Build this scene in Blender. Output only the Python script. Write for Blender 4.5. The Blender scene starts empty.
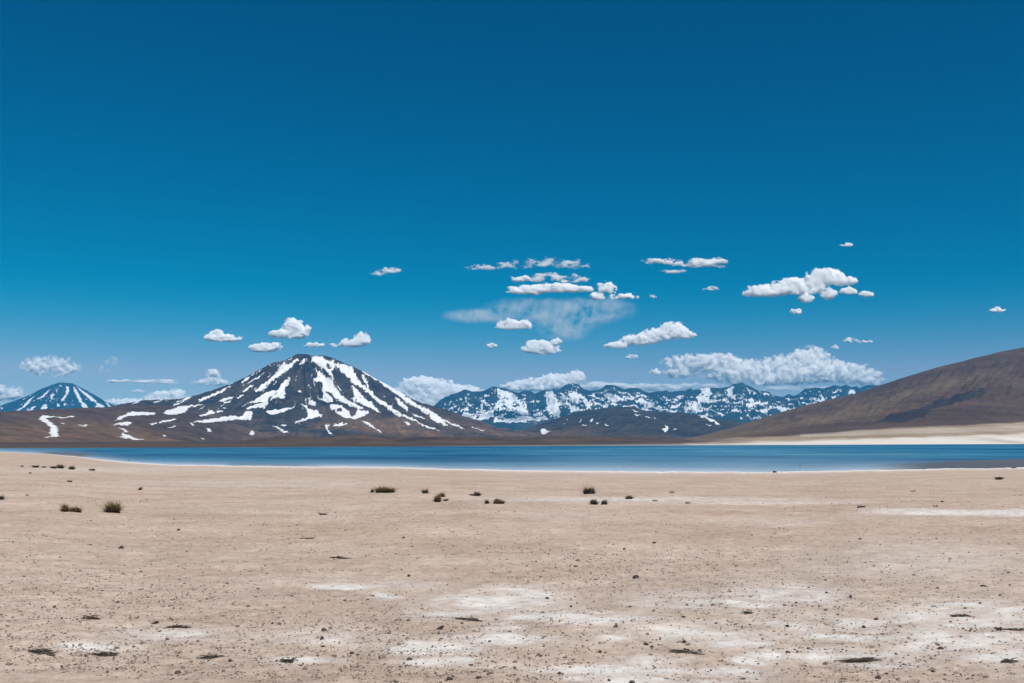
import bpy, math, random
import numpy as np

random.seed(7)
F, HZ, CX, EYE = 995.56, 441.0, 512.0, 1.7      # focal length in pixels, horizon row, centre column, eye height (m)
LAKE = -4.3
scene = bpy.context.scene
col = scene.collection

# ------------------------------------------------------------------ noise
_rng = np.random.RandomState(3)
_perm = _rng.permutation(4096)
_ang = _rng.rand(4096) * 2 * np.pi
_gx, _gy = np.cos(_ang), np.sin(_ang)


def noise(x, y, seed=0):
    """2-D gradient noise, about -0.7..0.7"""
    x = np.asarray(x, float); y = np.asarray(y, float)
    xi = np.floor(x).astype(np.int64); yi = np.floor(y).astype(np.int64)
    xf = x - xi; yf = y - yi
    u = xf * xf * xf * (xf * (xf * 6 - 15) + 10); v = yf * yf * yf * (yf * (yf * 6 - 15) + 10)

    def g(ix, iy, dx, dy):
        h = _perm[(_perm[(ix + seed * 131) & 4095] + iy + seed * 17) & 4095]
        return _gx[h] * dx + _gy[h] * dy
    a = g(xi, yi, xf, yf); b = g(xi + 1, yi, xf - 1, yf)
    c = g(xi, yi + 1, xf, yf - 1); d = g(xi + 1, yi + 1, xf - 1, yf - 1)
    return (a + (b - a) * u) * (1 - v) + (c + (d - c) * u) * v


def fbm(x, y, octv=5, seed=0, gain=0.5, lac=2.03):
    s = 0.0; a = 1.0; f = 1.0
    for o in range(octv):
        s = s + a * noise(x * f + o * 7.3, y * f - o * 3.1, seed + o)
        a *= gain; f *= lac
    return s


def ridged(x, y, octv=5, seed=0, gain=0.5, lac=2.03):
    s = 0.0; a = 1.0; f = 1.0
    for o in range(octv):
        s = s + a * (1 - 2.2 * np.abs(noise(x * f + o * 5.7, y * f + o * 9.1, seed + o)))
        a *= gain; f *= lac
    return s


def sstep(a, b, x):
    t = np.clip((x - a) / (b - a), 0, 1)
    return t * t * (3 - 2 * t)


def in_poly(px, py, poly):
    p = np.asarray(poly, float)
    inside = np.zeros(px.shape, bool)
    bb = (px >= p[:, 0].min()) & (px <= p[:, 0].max()) & (py >= p[:, 1].min()) & (py <= p[:, 1].max())
    X, Y = px[bb], py[bb]
    r = np.zeros(X.shape, bool)
    n = len(p)
    for i in range(n):
        x0, y0 = p[i]; x1, y1 = p[(i + 1) % n]
        if y0 == y1:
            continue
        c = ((y0 > Y) != (y1 > Y)) & (X < (x1 - x0) * (Y - y0) / (y1 - y0) + x0)
        r ^= c
    inside[bb] = r
    return inside


def at(px, py, Y):
    return ((px - CX) / F * Y, Y, EYE - (py - HZ) / F * Y)


# ------------------------------------------------------------------ mesh helpers
def mesh_obj(name, verts, faces, mat, attrs=None, smooth=True, parent=None):
    me = bpy.data.meshes.new(name)
    verts = np.asarray(verts, np.float32); faces = np.asarray(faces, np.int32)
    nv, nf, k = len(verts), len(faces), faces.shape[1]
    me.vertices.add(nv); me.loops.add(nf * k); me.polygons.add(nf)
    me.vertices.foreach_set("co", verts.ravel())
    me.loops.foreach_set("vertex_index", faces.ravel())
    me.polygons.foreach_set("loop_start", np.arange(0, nf * k, k, dtype=np.int32))
    me.polygons.foreach_set("use_smooth", np.full(nf, smooth, bool))
    me.update(calc_edges=True)
    for n, v in (attrs or {}).items():
        a = me.attributes.new(n, 'FLOAT', 'POINT')
        a.data.foreach_set("value", np.asarray(v, np.float32).ravel())
    me.materials.append(mat)
    o = bpy.data.objects.new(name, me)
    col.objects.link(o)
    if parent: o.parent = parent
    return o


def grid_faces(nu, nv, wrap=False):
    i = np.arange(nu if wrap else nu - 1)[:, None]; j = np.arange(nv - 1)[None, :]
    i2 = (i + 1) % nu
    a = i * nv + j; b = i2 * nv + j; c = i2 * nv + j + 1; d = i * nv + j + 1
    return np.stack([a, b, c, d], -1).reshape(-1, 4)


def tag(o, label=None, cat=None, group=None, kind=None):
    if label: o['label'] = label
    if cat: o['category'] = cat
    if group: o['group'] = group
    if kind: o['kind'] = kind
    return o


# ------------------------------------------------------------------ material helpers
class NT:
    def __init__(s, name):
        s.m = bpy.data.materials.new(name); s.m.use_nodes = True
        s.t = s.m.node_tree; s.t.nodes.clear()
        s.out = s.t.nodes.new('ShaderNodeOutputMaterial')

    def n(s, typ, **kw):
        nd = s.t.nodes.new(typ)
        for k, v in kw.items():
            if k.startswith('i_'):
                key = k[2:]
                key = int(key) if key.isdigit() else key.replace('_', ' ')
                if hasattr(v, 'is_linked'): s.t.links.new(v, nd.inputs[key])
                else: nd.inputs[key].default_value = v
            else: setattr(nd, k, v)
        return nd

    def L(s, a, b): s.t.links.new(a, b)

    def attr(s, name): return s.n('ShaderNodeAttribute', attribute_name=name).outputs['Fac']

    def math(s, op, a, b=0.0, c=None, clamp=False):
        nd = s.n('ShaderNodeMath', operation=op, use_clamp=clamp)
        for i, v in enumerate((a, b, c)):
            if v is None: continue
            if hasattr(v, 'is_linked'): s.L(v, nd.inputs[i])
            else: nd.inputs[i].default_value = v
        return nd.outputs[0]

    def mix(s, fac, a, b, blend='MIX'):
        nd = s.n('ShaderNodeMix', data_type='RGBA', blend_type=blend)
        for i, v in ((0, fac), (6, a), (7, b)):
            if hasattr(v, 'is_linked'): s.L(v, nd.inputs[i])
            else: nd.inputs[i].default_value = v if i == 0 else (*v, 1.0) if len(v) == 3 else v
        return nd.outputs[2]

    def noise(s, scale, vec=None, detail=6, rough=0.55, out='Fac'):
        nd = s.n('ShaderNodeTexNoise'); nd.inputs['Scale'].default_value = scale
        nd.inputs['Detail'].default_value = detail; nd.inputs['Roughness'].default_value = rough
        if vec is not None: s.L(vec, nd.inputs['Vector'])
        return nd.outputs[out]

    def obj(s, scale=(1, 1, 1), rot=(0, 0, 0)):
        tc = s.n('ShaderNodeTexCoord'); mp = s.n('ShaderNodeMapping')
        mp.inputs['Scale'].default_value = scale; mp.inputs['Rotation'].default_value = rot
        s.L(tc.outputs['Object'], mp.inputs['Vector']); return mp.outputs[0]

    def ramp(s, fac, lo, hi):
        nd = s.n('ShaderNodeMapRange', clamp=True); s.L(fac, nd.inputs[0])
        nd.inputs[1].default_value = lo; nd.inputs[2].default_value = hi
        return nd.outputs[0]

    def bsdf(s, colr, rough=0.9, spec=0.2):
        b = s.n('ShaderNodeBsdfPrincipled')
        if hasattr(colr, 'is_linked'): s.L(colr, b.inputs['Base Color'])
        else: b.inputs['Base Color'].default_value = (*colr, 1)
        if hasattr(rough, 'is_linked'): s.L(rough, b.inputs['Roughness'])
        else: b.inputs['Roughness'].default_value = rough
        b.inputs['Specular IOR Level'].default_value = spec
        s.L(b.outputs[0], s.out.inputs['Surface'])
        return b

    def bump(s, b, h, strength, dist):
        nd = s.n('ShaderNodeBump'); nd.inputs['Strength'].default_value = strength
        nd.inputs['Distance'].default_value = dist
        s.L(h, nd.inputs['Height']); s.L(nd.outputs[0], b.inputs['Normal'])


# ------------------------------------------------------------------ camera, sun, sky, exposure
cam = bpy.data.cameras.new("camera"); co = bpy.data.objects.new("camera", cam); col.objects.link(co)
co.location = (0, 0, EYE); co.rotation_euler = (math.radians(90), 0, 0)
cam.sensor_width = 36; cam.lens = 35; cam.shift_y = (HZ - 341.5) / 1024.0
cam.clip_start = 0.1; cam.clip_end = 300000
scene.camera = co

SUN_EL, SUN_AZ = math.radians(50), math.radians(146)     # azimuth from +Y (view direction) towards +X
sd = np.array([math.sin(SUN_AZ) * math.cos(SUN_EL), math.cos(SUN_AZ) * math.cos(SUN_EL), math.sin(SUN_EL)])
sl = bpy.data.lights.new("sun", 'SUN'); sl.energy = 5.0; sl.angle = math.radians(0.5); sl.color = (1, 0.965, 0.91)
so = bpy.data.objects.new("sun", sl); col.objects.link(so)
from mathutils import Vector
so.rotation_euler = Vector(-sd).to_track_quat('-Z', 'Y').to_euler()

w = bpy.data.worlds.new("World"); scene.world = w; w.use_nodes = True
wt = w.node_tree; bg = wt.nodes['Background']
sky = wt.nodes.new('ShaderNodeTexSky'); sky.sky_type = 'NISHITA'; sky.sun_disc = False
sky.sun_elevation = SUN_EL; sky.sun_rotation = SUN_AZ
sky.altitude = 4100; sky.air_density = 1.0; sky.dust_density = 0.6; sky.ozone_density = 3.0
sep = wt.nodes.new('ShaderNodeSeparateColor'); com = wt.nodes.new('ShaderNodeCombineColor')
tcw = wt.nodes.new('ShaderNodeTexCoord'); sxyz = wt.nodes.new('ShaderNodeSeparateXYZ')
mr = wt.nodes.new('ShaderNodeMapRange'); mr.clamp = True
mr.inputs[1].default_value = .160; mr.inputs[2].default_value = .044; mr.inputs[3].default_value = 0.0; mr.inputs[4].default_value = 1.25
sq = wt.nodes.new('ShaderNodeMath'); sq.operation = 'POWER'; sq.inputs[1].default_value = 2.3
wt.links.new(tcw.outputs['Generated'], sxyz.inputs[0]); wt.links.new(sxyz.outputs[2], mr.inputs[0]); cl1 = wt.nodes.new('ShaderNodeMath'); cl1.operation = 'MINIMUM'; cl1.inputs[1].default_value = 1.0
wt.links.new(mr.outputs[0], cl1.inputs[0]); wt.links.new(cl1.outputs[0], sq.inputs[0])
mu = wt.nodes.new('ShaderNodeMath'); mu.operation = 'MULTIPLY'
wt.links.new(sky.outputs[0], sep.inputs[0]); wt.links.new(sep.outputs[0], mu.inputs[0]); wt.links.new(sq.outputs[0], mu.inputs[1])
gp = wt.nodes.new('ShaderNodeMath'); gp.operation = 'POWER'; gp.inputs[1].default_value = 1.25
gg = wt.nodes.new('ShaderNodeMath'); gg.operation = 'MULTIPLY'; gg.inputs[1].default_value = .578
bb = wt.nodes.new('ShaderNodeMath'); bb.operation = 'MULTIPLY'; bb.inputs[1].default_value = .865
wt.links.new(sep.outputs[1], gp.inputs[0]); wt.links.new(gp.outputs[0], gg.inputs[0]); wt.links.new(sep.outputs[2], bb.inputs[0])
wt.links.new(mu.outputs[0], com.inputs[0]); wt.links.new(gg.outputs[0], com.inputs[1]); wt.links.new(bb.outputs[0], com.inputs[2])
wt.links.new(com.outputs[0], bg.inputs[0])
bg.inputs[1].default_value = 0.072

vs = scene.view_settings
vs.view_transform = 'Standard'; vs.look = 'None'; vs.gamma = 1; vs.exposure = 0.15; vs.use_curve_mapping = False
cy = scene.cycles
cy.use_denoising = True; cy.max_bounces = 32; cy.volume_bounces = 30; cy.diffuse_bounces = 3; cy.glossy_bounces = 3; cy.transparent_max_bounces = 24
try: cy.denoiser = 'OPENIMAGEDENOISE'
except Exception: pass

# ------------------------------------------------------------------ shorelines (row where the water edge stands, per column)
near_px = np.array([(-700, 452), (-60, 451.5), (0, 452), (40, 453.5), (75, 456), (100, 459.5), (130, 462.5), (170, 464.3), (256, 466), (330, 466.6), (400, 467.3), (512, 470.2),
                    (640, 471.4), (768, 471.8), (860, 470.2), (960, 468.3), (1024, 467.4), (1300, 465), (1800, 463)], float)
far_px = np.array([(-700, 448.6), (0, 448.2), (250, 447.4), (400, 446.7), (480, 446.2), (600, 445.6), (700, 445.2), (800, 444.9), (900, 444.5), (1024, 444.0), (1400, 443.6), (1800, 443.6)], float)
DROP = EYE - LAKE


def shore(tab, u):
    px = u * F + CX
    return DROP * F / (np.interp(px, tab[:, 0], tab[:, 1]) - HZ)


def ground_z(x, y):
    x = np.asarray(x, float); y = np.asarray(y, float)
    r = np.hypot(x, y)
    yy = np.maximum(y, 0.35 * r + 1e-6)
    u = np.clip(x / yy, -1.2, 1.2)
    wob = 1 + 0.03 * noise(u * 22, 0 * u + 3, 5) + 0.022 * noise(u * 70, 0 * u + 9, 6) + 0.012 * noise(u * 190, 0 * u + 4, 7)
    dn = shore(near_px, u)
    dn = dn * (1 + (wob - 1) * sstep(.55, 1, yy / dn))
    df = shore(far_px, u)
    zn = LAKE * (yy / dn)
    zb = LAKE - 1.4 * sstep(0, 120, yy - dn)
    zf = LAKE + (yy - df) * 0.0016
    z = np.where(yy < dn, zn, np.where(yy < df, np.minimum(zb, LAKE - 0.02 * np.clip((df - yy) / 10, 0, 70) ), np.minimum(zf, 22)))
    # soft relief of the beach
    amp = 1 - sstep(60, 220, r)
    z = z + amp * (0.09 * fbm(x * 0.16, y * 0.16, 3, 21) + 0.03 * fbm(x * 1.3, y * 1.3, 3, 22)) * sstep(2, 9, r)
    return z, yy, dn, df, u


# ------------------------------------------------------------------ ground sheet
th = np.concatenate([np.radians(np.linspace(-180, -38, 60, endpoint=False)), np.radians(np.arange(-38, 38, 0.055)), np.radians(np.linspace(38, 180, 60, endpoint=False))])
rows = np.concatenate([np.linspace(1500, 250, 25), np.arange(249, 26, -0.45), np.arange(26, 3, -0.3), [2.7, 2.2, 1.7, 1.3, 1.0, .7, .5, .35, .25, .17, .1, .05]])
rad = EYE * F / rows
# rows below the horizon on a sloping beach: pack extra rings between 60 m and 2600 m
rad = np.unique(np.concatenate([rad[rad < 70], np.geomspace(70, 2600, 260), np.geomspace(2640, 27000, 150)]))
TH, R = np.meshgrid(th, rad, indexing='ij')
GX, GY = R * np.sin(TH), R * np.cos(TH)
GZ, YY, DN, DF, U = ground_z(GX, GY)
GZ = GZ + sstep(1.1, 2.2, YY / DF) * (1 - sstep(5000, 9000, R)) * 24 * np.clip(ridged(GX * .0026, GY * .0017, 5, 33) - 1.0, 0, 2) * (1 - sstep(620, 760, U * F + CX)) * (.12 + .88 * sstep(225, 290, U * F + CX))
# fine grain relief close by
GZ = GZ + 0.008 * fbm(GX * 5, GY * 5, 3, 31) * (1 - sstep(25, 60, R)) * sstep(3, 6, R)
PX = U * F + CX
PY = HZ + (EYE - GZ) * F / np.maximum(YY, 1)
front = GY > 0.3 * R
# pale salt crusts: (column, row, half width, half height, strength)
SALT = [(345, 586.5, 30, 3.6, .9), (382, 597, 14, 3.4, .8), (402, 586, 40, 5, .35), (500, 600, 62, 9, .8), (470, 612, 60, 9, .45), (440, 648, 46, 7.5, .95), (500, 640, 60, 7, .8), (455, 662, 50, 5, .75), (560, 616, 60, 5.5, .8), (500, 628, 30, 5, .6), (605, 620, 50, 4, .8),
        (95, 646.5, 46, 4.8, .85), (175, 634, 70, 8, .35), (330, 640, 70, 10, .3), (300, 660, 40, 5, .5), (590, 668, 60, 5.5, .9), (670, 676, 100, 9, .8), (575, 675, 25, 4, .9), (690, 632, 60, 11, .55), (610, 637, 20, 6, .6), (760, 600, 50, 14, .5), (730, 640, 60, 8, .5), (750, 661, 30, 4.5, .85), (800, 595, 50, 12, .5),
        (830, 625, 70, 10, .6), (850, 638, 60, 4, .6), (770, 656, 22, 7, .9), (960, 618, 75, 16, .65), (950, 640, 70, 12, .7), (965, 604, 40, 5, .5), (840, 655, 80, 9, .55), (1000, 655, 40, 10, .6), (880, 663, 50, 6, .5), (690, 600, 60, 10, .4), (520, 590, 40, 6, .4),
        (960, 512.5, 85, 2.6, 1.0), (900, 509.5, 40, 1.6, .6), (1010, 513, 60, 3.2, 1.0), (640, 499.5, 160, 2.6, .45), (760, 503, 130, 1.6, .4), (560, 516, 60, 4, .15), (790, 520, 120, 6, .15), (920, 560, 120, 18, .2), (650, 660, 40, 5, .4), (260, 484, 130, 5, .15), (120, 470, 120, 3, .2)]


def salt_at(x, y, px, py):
    wx = fbm(x * 0.9, y * 0.9, 4, 41) * 16 + fbm(x * 4, y * 4, 3, 42) * 7
    wy = fbm(x * 0.9, y * 0.9, 4, 43) * 3.2 + fbm(x * 4, y * 4, 3, 44) * 1.6
    ns = np.clip((py - HZ) / 200, 0.12, 1)
    m = np.zeros_like(x)
    for (cx_, cy_, rx_, ry_, s_) in SALT:
        d = np.hypot((px + wx - cx_) / rx_, (py + wy * ns - cy_) / ry_)
        m = np.maximum(m, 1.2 * s_ * (1 - sstep(0.15, 1.6, d)))
    return np.clip(m * (1.12 + 1.5 * fbm(x * 1.7, y * 2.3, 5, 45, .6)), 0, 1)


salt = salt_at(GX, GY, PX, PY) * front
# white crust along the near water line and along the far right shore
dpx = (YY - DN)
rim_near = np.exp(-np.abs(np.clip((DN - YY) / (DN * 0.11 + 6), 0, 9)) ** 1.6) * (YY < DN * 1.03) * (0.85 + 0.6 * noise(U * 30, 0 * U, 8))
rim_near *= sstep(40, 110, PX) * 0.6 + 0.4
rim_far = (YY > DF * 0.97) * np.exp(-np.clip((YY - DF) / (DF * (0.07 + 0.3 * sstep(560, 900, PX))), 0, 9)) * sstep(380, 640, PX)
farmask = sstep(0.95, 1.02, YY / DF)
# wheel-track-like pale bands and pinkish earth
warm = np.clip(0.5 + 0.8 * fbm(GX * 0.05, GY * 0.05, 4, 51), 0, 1)
peb = np.clip(0.5 + 0.9 * fbm(GX * 0.11 + 5, GY * 0.11, 3, 52), 0, 1)


def sand_mat():
    t = NT("sand")
    o = t.obj()
    n1 = t.noise(0.8, o, 8, .65); n2 = t.noise(9, o, 8, .7); n3 = t.noise(70, o, 5, .75); n4 = t.noise(0.07, o, 6, .6)
    base = t.mix(t.ramp(n1, .3, .7), (.52, .415, .335), (.62, .515, .435))
    base = t.mix(t.math('MULTIPLY', t.attr('warm'), .55), base, (.55, .40, .295))
    base = t.mix(t.math('MULTIPLY', t.ramp(n4, .35, .7), .35), base, (.62, .525, .445))
    n6 = t.noise(.28, o, 7, .68); n7 = t.noise(2.6, o, 6, .7)
    base = t.mix(t.ramp(n6, .36, .66), t.mix(1, base, (.86, .83, .81), 'MULTIPLY'), t.mix(1, base, (1.09, 1.10, 1.11), 'MULTIPLY'))
    base = t.mix(t.ramp(n7, .33, .68), t.mix(1, base, (.84, .82, .81), 'MULTIPLY'), t.mix(1, base, (1.11, 1.12, 1.12), 'MULTIPLY'))
    # grain
    base = t.mix(t.ramp(n2, .30, .72), t.mix(1, base, (.74, .72, .72), 'MULTIPLY'), t.mix(1, base, (1.16, 1.15, 1.14), 'MULTIPLY'))
    base = t.mix(t.ramp(n3, .34, .66), t.mix(1, base, (.80, .79, .80), 'MULTIPLY'), t.mix(1, base, (1.13, 1.13, 1.13), 'MULTIPLY'))
    # small dark grit, a lot of it
    vo = t.n('ShaderNodeTexVoronoi'); vo.inputs['Scale'].default_value = 16; vo.inputs['Randomness'].default_value = 1
    t.L(o, vo.inputs['Vector'])
    spot = t.ramp(vo.outputs['Distance'], .24, .14)
    pick = t.ramp(t.n('ShaderNodeSeparateColor', i_0=vo.outputs['Color']).outputs[0], .72, .86)
    grit = t.math('MULTIPLY', t.math('MULTIPLY', spot, pick), t.attr('pebble'))
    base = t.mix(t.math('MULTIPLY', grit, .75), base, (.12, .085, .075))
    vo2 = t.n('ShaderNodeTexVoronoi'); vo2.inputs['Scale'].default_value = 5.5; t.L(o, vo2.inputs['Vector'])
    spot2 = t.ramp(vo2.outputs['Distance'], .2, .1)
    pick2 = t.ramp(t.n('ShaderNodeSeparateColor', i_0=vo2.outputs['Color']).outputs[1], .8, .9)
    base = t.mix(t.math('MULTIPLY', t.math('MULTIPLY', spot2, pick2), .6), base, (.13, .09, .08))
    # salt crust
    s = t.math('MULTIPLY', t.attr('salt'), t.ramp(t.noise(3.6, o, 8, .75), .2, .56), clamp=True)
    crust = t.math('MULTIPLY_ADD', t.ramp(t.noise(17, o, 6, .7), .32, .62), .42, .58)
    s = t.math('MULTIPLY', s, crust)
    base = t.mix(s, base, (.78, .76, .73))
    base = t.mix(t.attr('rim'), base, (.84, .81, .77))
    # brown plain on the other side of the lake
    of = t.obj((.0009, .0022, .001))
    fc = t.mix(t.ramp(t.noise(4, of, 8, .62), .35, .68), (.054, .043, .043), (.125, .084, .062))
    base = t.mix(t.attr('far'), base, fc)
    base = t.mix(t.attr('rimfar'), base, (.60, .52, .43))
    base = t.mix(1, base, (.905, .90, .895), 'MULTIPLY')
    b = t.bsdf(base, .95, .1)
    h = t.math('ADD', t.math('MULTIPLY', n2, .6), t.math('MULTIPLY', n3, .25))
    t.bump(b, h, .55, .05)
    return t.m


SAND = sand_mat()
gv = np.stack([GX, GY, GZ], -1).reshape(-1, 3)
gf = grid_faces(len(th), len(rad), wrap=True)
ground = mesh_obj("ground", gv, gf[:, ::-1], SAND, dict(salt=salt, rim=np.clip(rim_near, 0, 1) * front, far=farmask * (YY < 1e9), rimfar=np.clip(rim_far, 0, 1) * front, warm=warm, pebble=np.clip(peb, 0, 1)))
tag(ground, kind='structure')

# ------------------------------------------------------------------ lake
lu = np.tan(np.radians(np.arange(-50, 50.01, 0.25)))
lt = np.linspace(0, 1, 90)
LU, LT = np.meshgrid(lu, lt, indexing='ij')
lN = shore(near_px, LU) * 0.94; lF = shore(far_px, LU) * 1.04
# even rows on the picture: interpolate 1/Y
LYY = 1 / ((1 / lN) * (1 - LT) + (1 / lF) * LT)
LXX = LU * LYY
lpx = LU * F + CX
lrow = HZ + DROP * F / LYY
nrow = np.interp(lpx, near_px[:, 0], near_px[:, 1])
shallow_reflect = 1.15 * np.exp(-np.clip(nrow - lrow, 0, 99) / (2.4 + 4.5 * np.exp(-((lpx - 720) / 190) ** 2))) * (0.75 + 0.5 * noise(LU * 9, LT * 3, 12))  # whitish near-shore reflection painted into the water colour, along with shallow turbidity
mud = sstep(850, 940, lpx) * (1 - sstep(5.5, 8.0, nrow - lrow - 2.2 * sstep(880, 1040, lpx) + .7))
mud = np.maximum(mud, .6 * (1 - sstep(2, 3.5, nrow - lrow)) * sstep(215, 240, lpx) * (1 - sstep(290, 330, lpx)) * 0.6)
mud = np.maximum(mud, .8 * (1 - sstep(1.6, 2.6, np.abs(lrow - 454.2 - 0.02 * (lpx - 60)))) * sstep(30, 55, lpx) * (1 - sstep(78, 105, lpx)))


def water_mat():
    t = NT("water")
    ow = t.obj((.010, .010, 1))
    st = t.noise(1.0, ow, 6, .62)                       # wind streaks, with pale reflection bands painted from them into the water colour
    ow2 = t.obj((.0036, .0045, 1)); st2 = t.noise(1.0, ow2, 4, .6)
    streak = t.math('ADD', t.math('MULTIPLY', st, .5), t.math('MULTIPLY', st2, .5))
    deep = t.mix(t.ramp(streak, .40, .60), (.002, .066, .165), (.045, .20, .31))
    c = t.mix(t.math('MULTIPLY', t.attr('shallow_reflect'), .85, clamp=True), deep, (.52, .56, .61))
    c = t.mix(t.attr('mud'), c, (.105, .105, .115))
    b = t.bsdf(c, t.ramp(streak, .7, .3), .36)
    b.inputs['IOR'].default_value = 1.33
    b.inputs['Roughness'].default_value = .35
    rip = t.noise(1.0, t.obj((.5, 1.6, 1)), 4, .6)
    t.bump(b, rip, .9, .35)
    return t.m


lake = mesh_obj("lake_water", np.stack([LXX, LYY, np.full_like(LXX, LAKE)], -1).reshape(-1, 3), grid_faces(len(lu), len(lt)), water_mat(), dict(shallow_reflect=np.clip(shallow_reflect, 0, 1), mud=np.clip(mud, 0, 1)))
tag(lake, kind='structure')


# ------------------------------------------------------------------ mountains
def zpoly(polys, ox, oy, k): return [[(ox + x / k, oy + y / k) for x, y in p] for p in polys]


A = zpoly([
    [(575, 130), (620, 90), (650, 85), (600, 140), (520, 195), (450, 255), (395, 300), (355, 305), (400, 260), (450, 225), (500, 170), (510, 140), (545, 115)],
    [(640, 130), (665, 95), (700, 85), (690, 105), (660, 130)],
    [(600, 205), (575, 245), (550, 290), (548, 345), (525, 345), (500, 335), (460, 362), (455, 350), (490, 325), (510, 295), (530, 255), (575, 215)],
    [(310, 378), (360, 355), (430, 310), (470, 295), (500, 300), (480, 325), (440, 345), (445, 385), (420, 415), (380, 405), (305, 420), (320, 400), (370, 385), (420, 370), (380, 370)],
    [(280, 305), (320, 265), (360, 248), (330, 275), (290, 308)],
    [(120, 370), (160, 345), (215, 335), (190, 355), (140, 372)], [(150, 378), (215, 355), (170, 382)], [(240, 345), (270, 322), (285, 328), (255, 348)],
    [(0, 352), (40, 336), (110, 306), (160, 281), (200, 268), (150, 305), (100, 325), (50, 345), (0, 368)], [(255, 250), (300, 225), (325, 213), (290, 243)],
    [(0, 455), (40, 445), (65, 420), (85, 440), (50, 455), (0, 468)],
    [(0, 490), (60, 485), (120, 470), (200, 460), (285, 465), (290, 435), (345, 430), (335, 490), (250, 485), (150, 495), (60, 500), (0, 500)],
    [(420, 430), (500, 420), (570, 410), (620, 400), (590, 415), (540, 435), (490, 450), (455, 455)],
    [(600, 508), (650, 490), (700, 470), (705, 440), (690, 410), (650, 380), (690, 395), (720, 420), (770, 425), (790, 470), (760, 460), (740, 475), (690, 490), (640, 505)],
    [(735, 395), (700, 385), (710, 345), (750, 370), (755, 395)],
    [(630, 290), (655, 292), (655, 305), (635, 305)], [(705, 262), (720, 265), (715, 275)],
    [(325, 555), (350, 560), (355, 580), (330, 588), (320, 575)], [(40, 545), (65, 543), (72, 558), (50, 565)], [(410, 640), (430, 612), (445, 620), (435, 640)],
    [(250, 630), (290, 615), (280, 630)], [(270, 655), (290, 640), (302, 655)],
    [(470, 525), (500, 530), (580, 570), (560, 572), (500, 545)], [(500, 520), (560, 518), (550, 528)],
    [(100, 428), (130, 425), (175, 435), (110, 438)], [(130, 410), (170, 405), (165, 415)]], 200, 345, 6.508)
B = zpoly([
    [(10, 75), (40, 70), (100, 85), (150, 115), (165, 140), (140, 170), (150, 205), (155, 260), (200, 320), (240, 350), (290, 380), (350, 410), (320, 420), (270, 395), (210, 370), (170, 350), (130, 310), (95, 300), (150, 345), (150, 365), (110, 372), (60, 355), (90, 330), (80, 290), (85, 250), (55, 240), (35, 240), (20, 220), (55, 205), (30, 150), (70, 175), (130, 215), (140, 215), (130, 190), (90, 170), (40, 120), (10, 105)],
    [(130, 95), (180, 120), (240, 135), (275, 140), (300, 200), (340, 255), (395, 300), (440, 345), (510, 385), (600, 450), (680, 480), (720, 505), (690, 500), (610, 465), (540, 430), (460, 385), (400, 335), (350, 285), (290, 255), (240, 205), (190, 155), (150, 115)],
    [(335, 190), (355, 200), (375, 250), (385, 290), (360, 260)],
    [(270, 265), (290, 270), (330, 320), (370, 355), (410, 385), (465, 440), (420, 425), (370, 400), (320, 375), (270, 350), (290, 330), (280, 290)],
    [(115, 390), (180, 385), (210, 400), (250, 430), (270, 470), (310, 425), (350, 425), (385, 435), (360, 460), (300, 480), (260, 478), (210, 470), (160, 430)],
    [(325, 150), (370, 165), (430, 200), (500, 245), (560, 290), (640, 345), (700, 386), (790, 428), (846, 468), (846, 482), (770, 445), (680, 402), (600, 350), (520, 287), (450, 242), (390, 202), (340, 175)],
    [(560, 335), (590, 360), (640, 410), (640, 435), (600, 410), (565, 370)],
    [(500, 410), (540, 430), (600, 465), (580, 465), (520, 430)], [(600, 490), (640, 505), (660, 525), (630, 515)],
    [(650, 440), (700, 455), (760, 485), (700, 470)], [(690, 500), (760, 525), (840, 555), (800, 550), (730, 525)],
    [(720, 420), (780, 455), (846, 490), (900, 520), (900, 528), (846, 505), (790, 470), (740, 440)],
    [(335, 490), (380, 505), (430, 540), (480, 572), (440, 560), (390, 530), (350, 505)],
    [(95, 515), (125, 520), (120, 550), (150, 590), (125, 575), (100, 545)], [(140, 522), (190, 510), (255, 505), (240, 520), (180, 532)],
    [(120, 612), (160, 620), (195, 655), (180, 658), (150, 628)], [(530, 625), (560, 635), (545, 645)], [(610, 605), (640, 620), (630, 625)],
    [(0, 360), (35, 370), (30, 390), (0, 395)], [(0, 420), (55, 425), (70, 465), (20, 475), (0, 480)]], 310, 345, 6.508)
B += zpoly([[(10, 350), (60, 365), (150, 410), (270, 455), (250, 460), (130, 415), (50, 385), (0, 360), (0, 340)], [(330, 445), (430, 475), (425, 480), (350, 458)], [(410, 525), (440, 530), (425, 538)], [(0, 365), (60, 390), (100, 420), (60, 415), (0, 385)]], 430, 370, 7.88)
BHOLE = zpoly([[(105, 115), (120, 120), (135, 150), (125, 175), (110, 140)], [(170, 410), (205, 410), (210, 430), (180, 430)], [(70, 150), (100, 160), (140, 200), (140, 225), (110, 210), (60, 175)]], 310, 345, 6.508)
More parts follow.
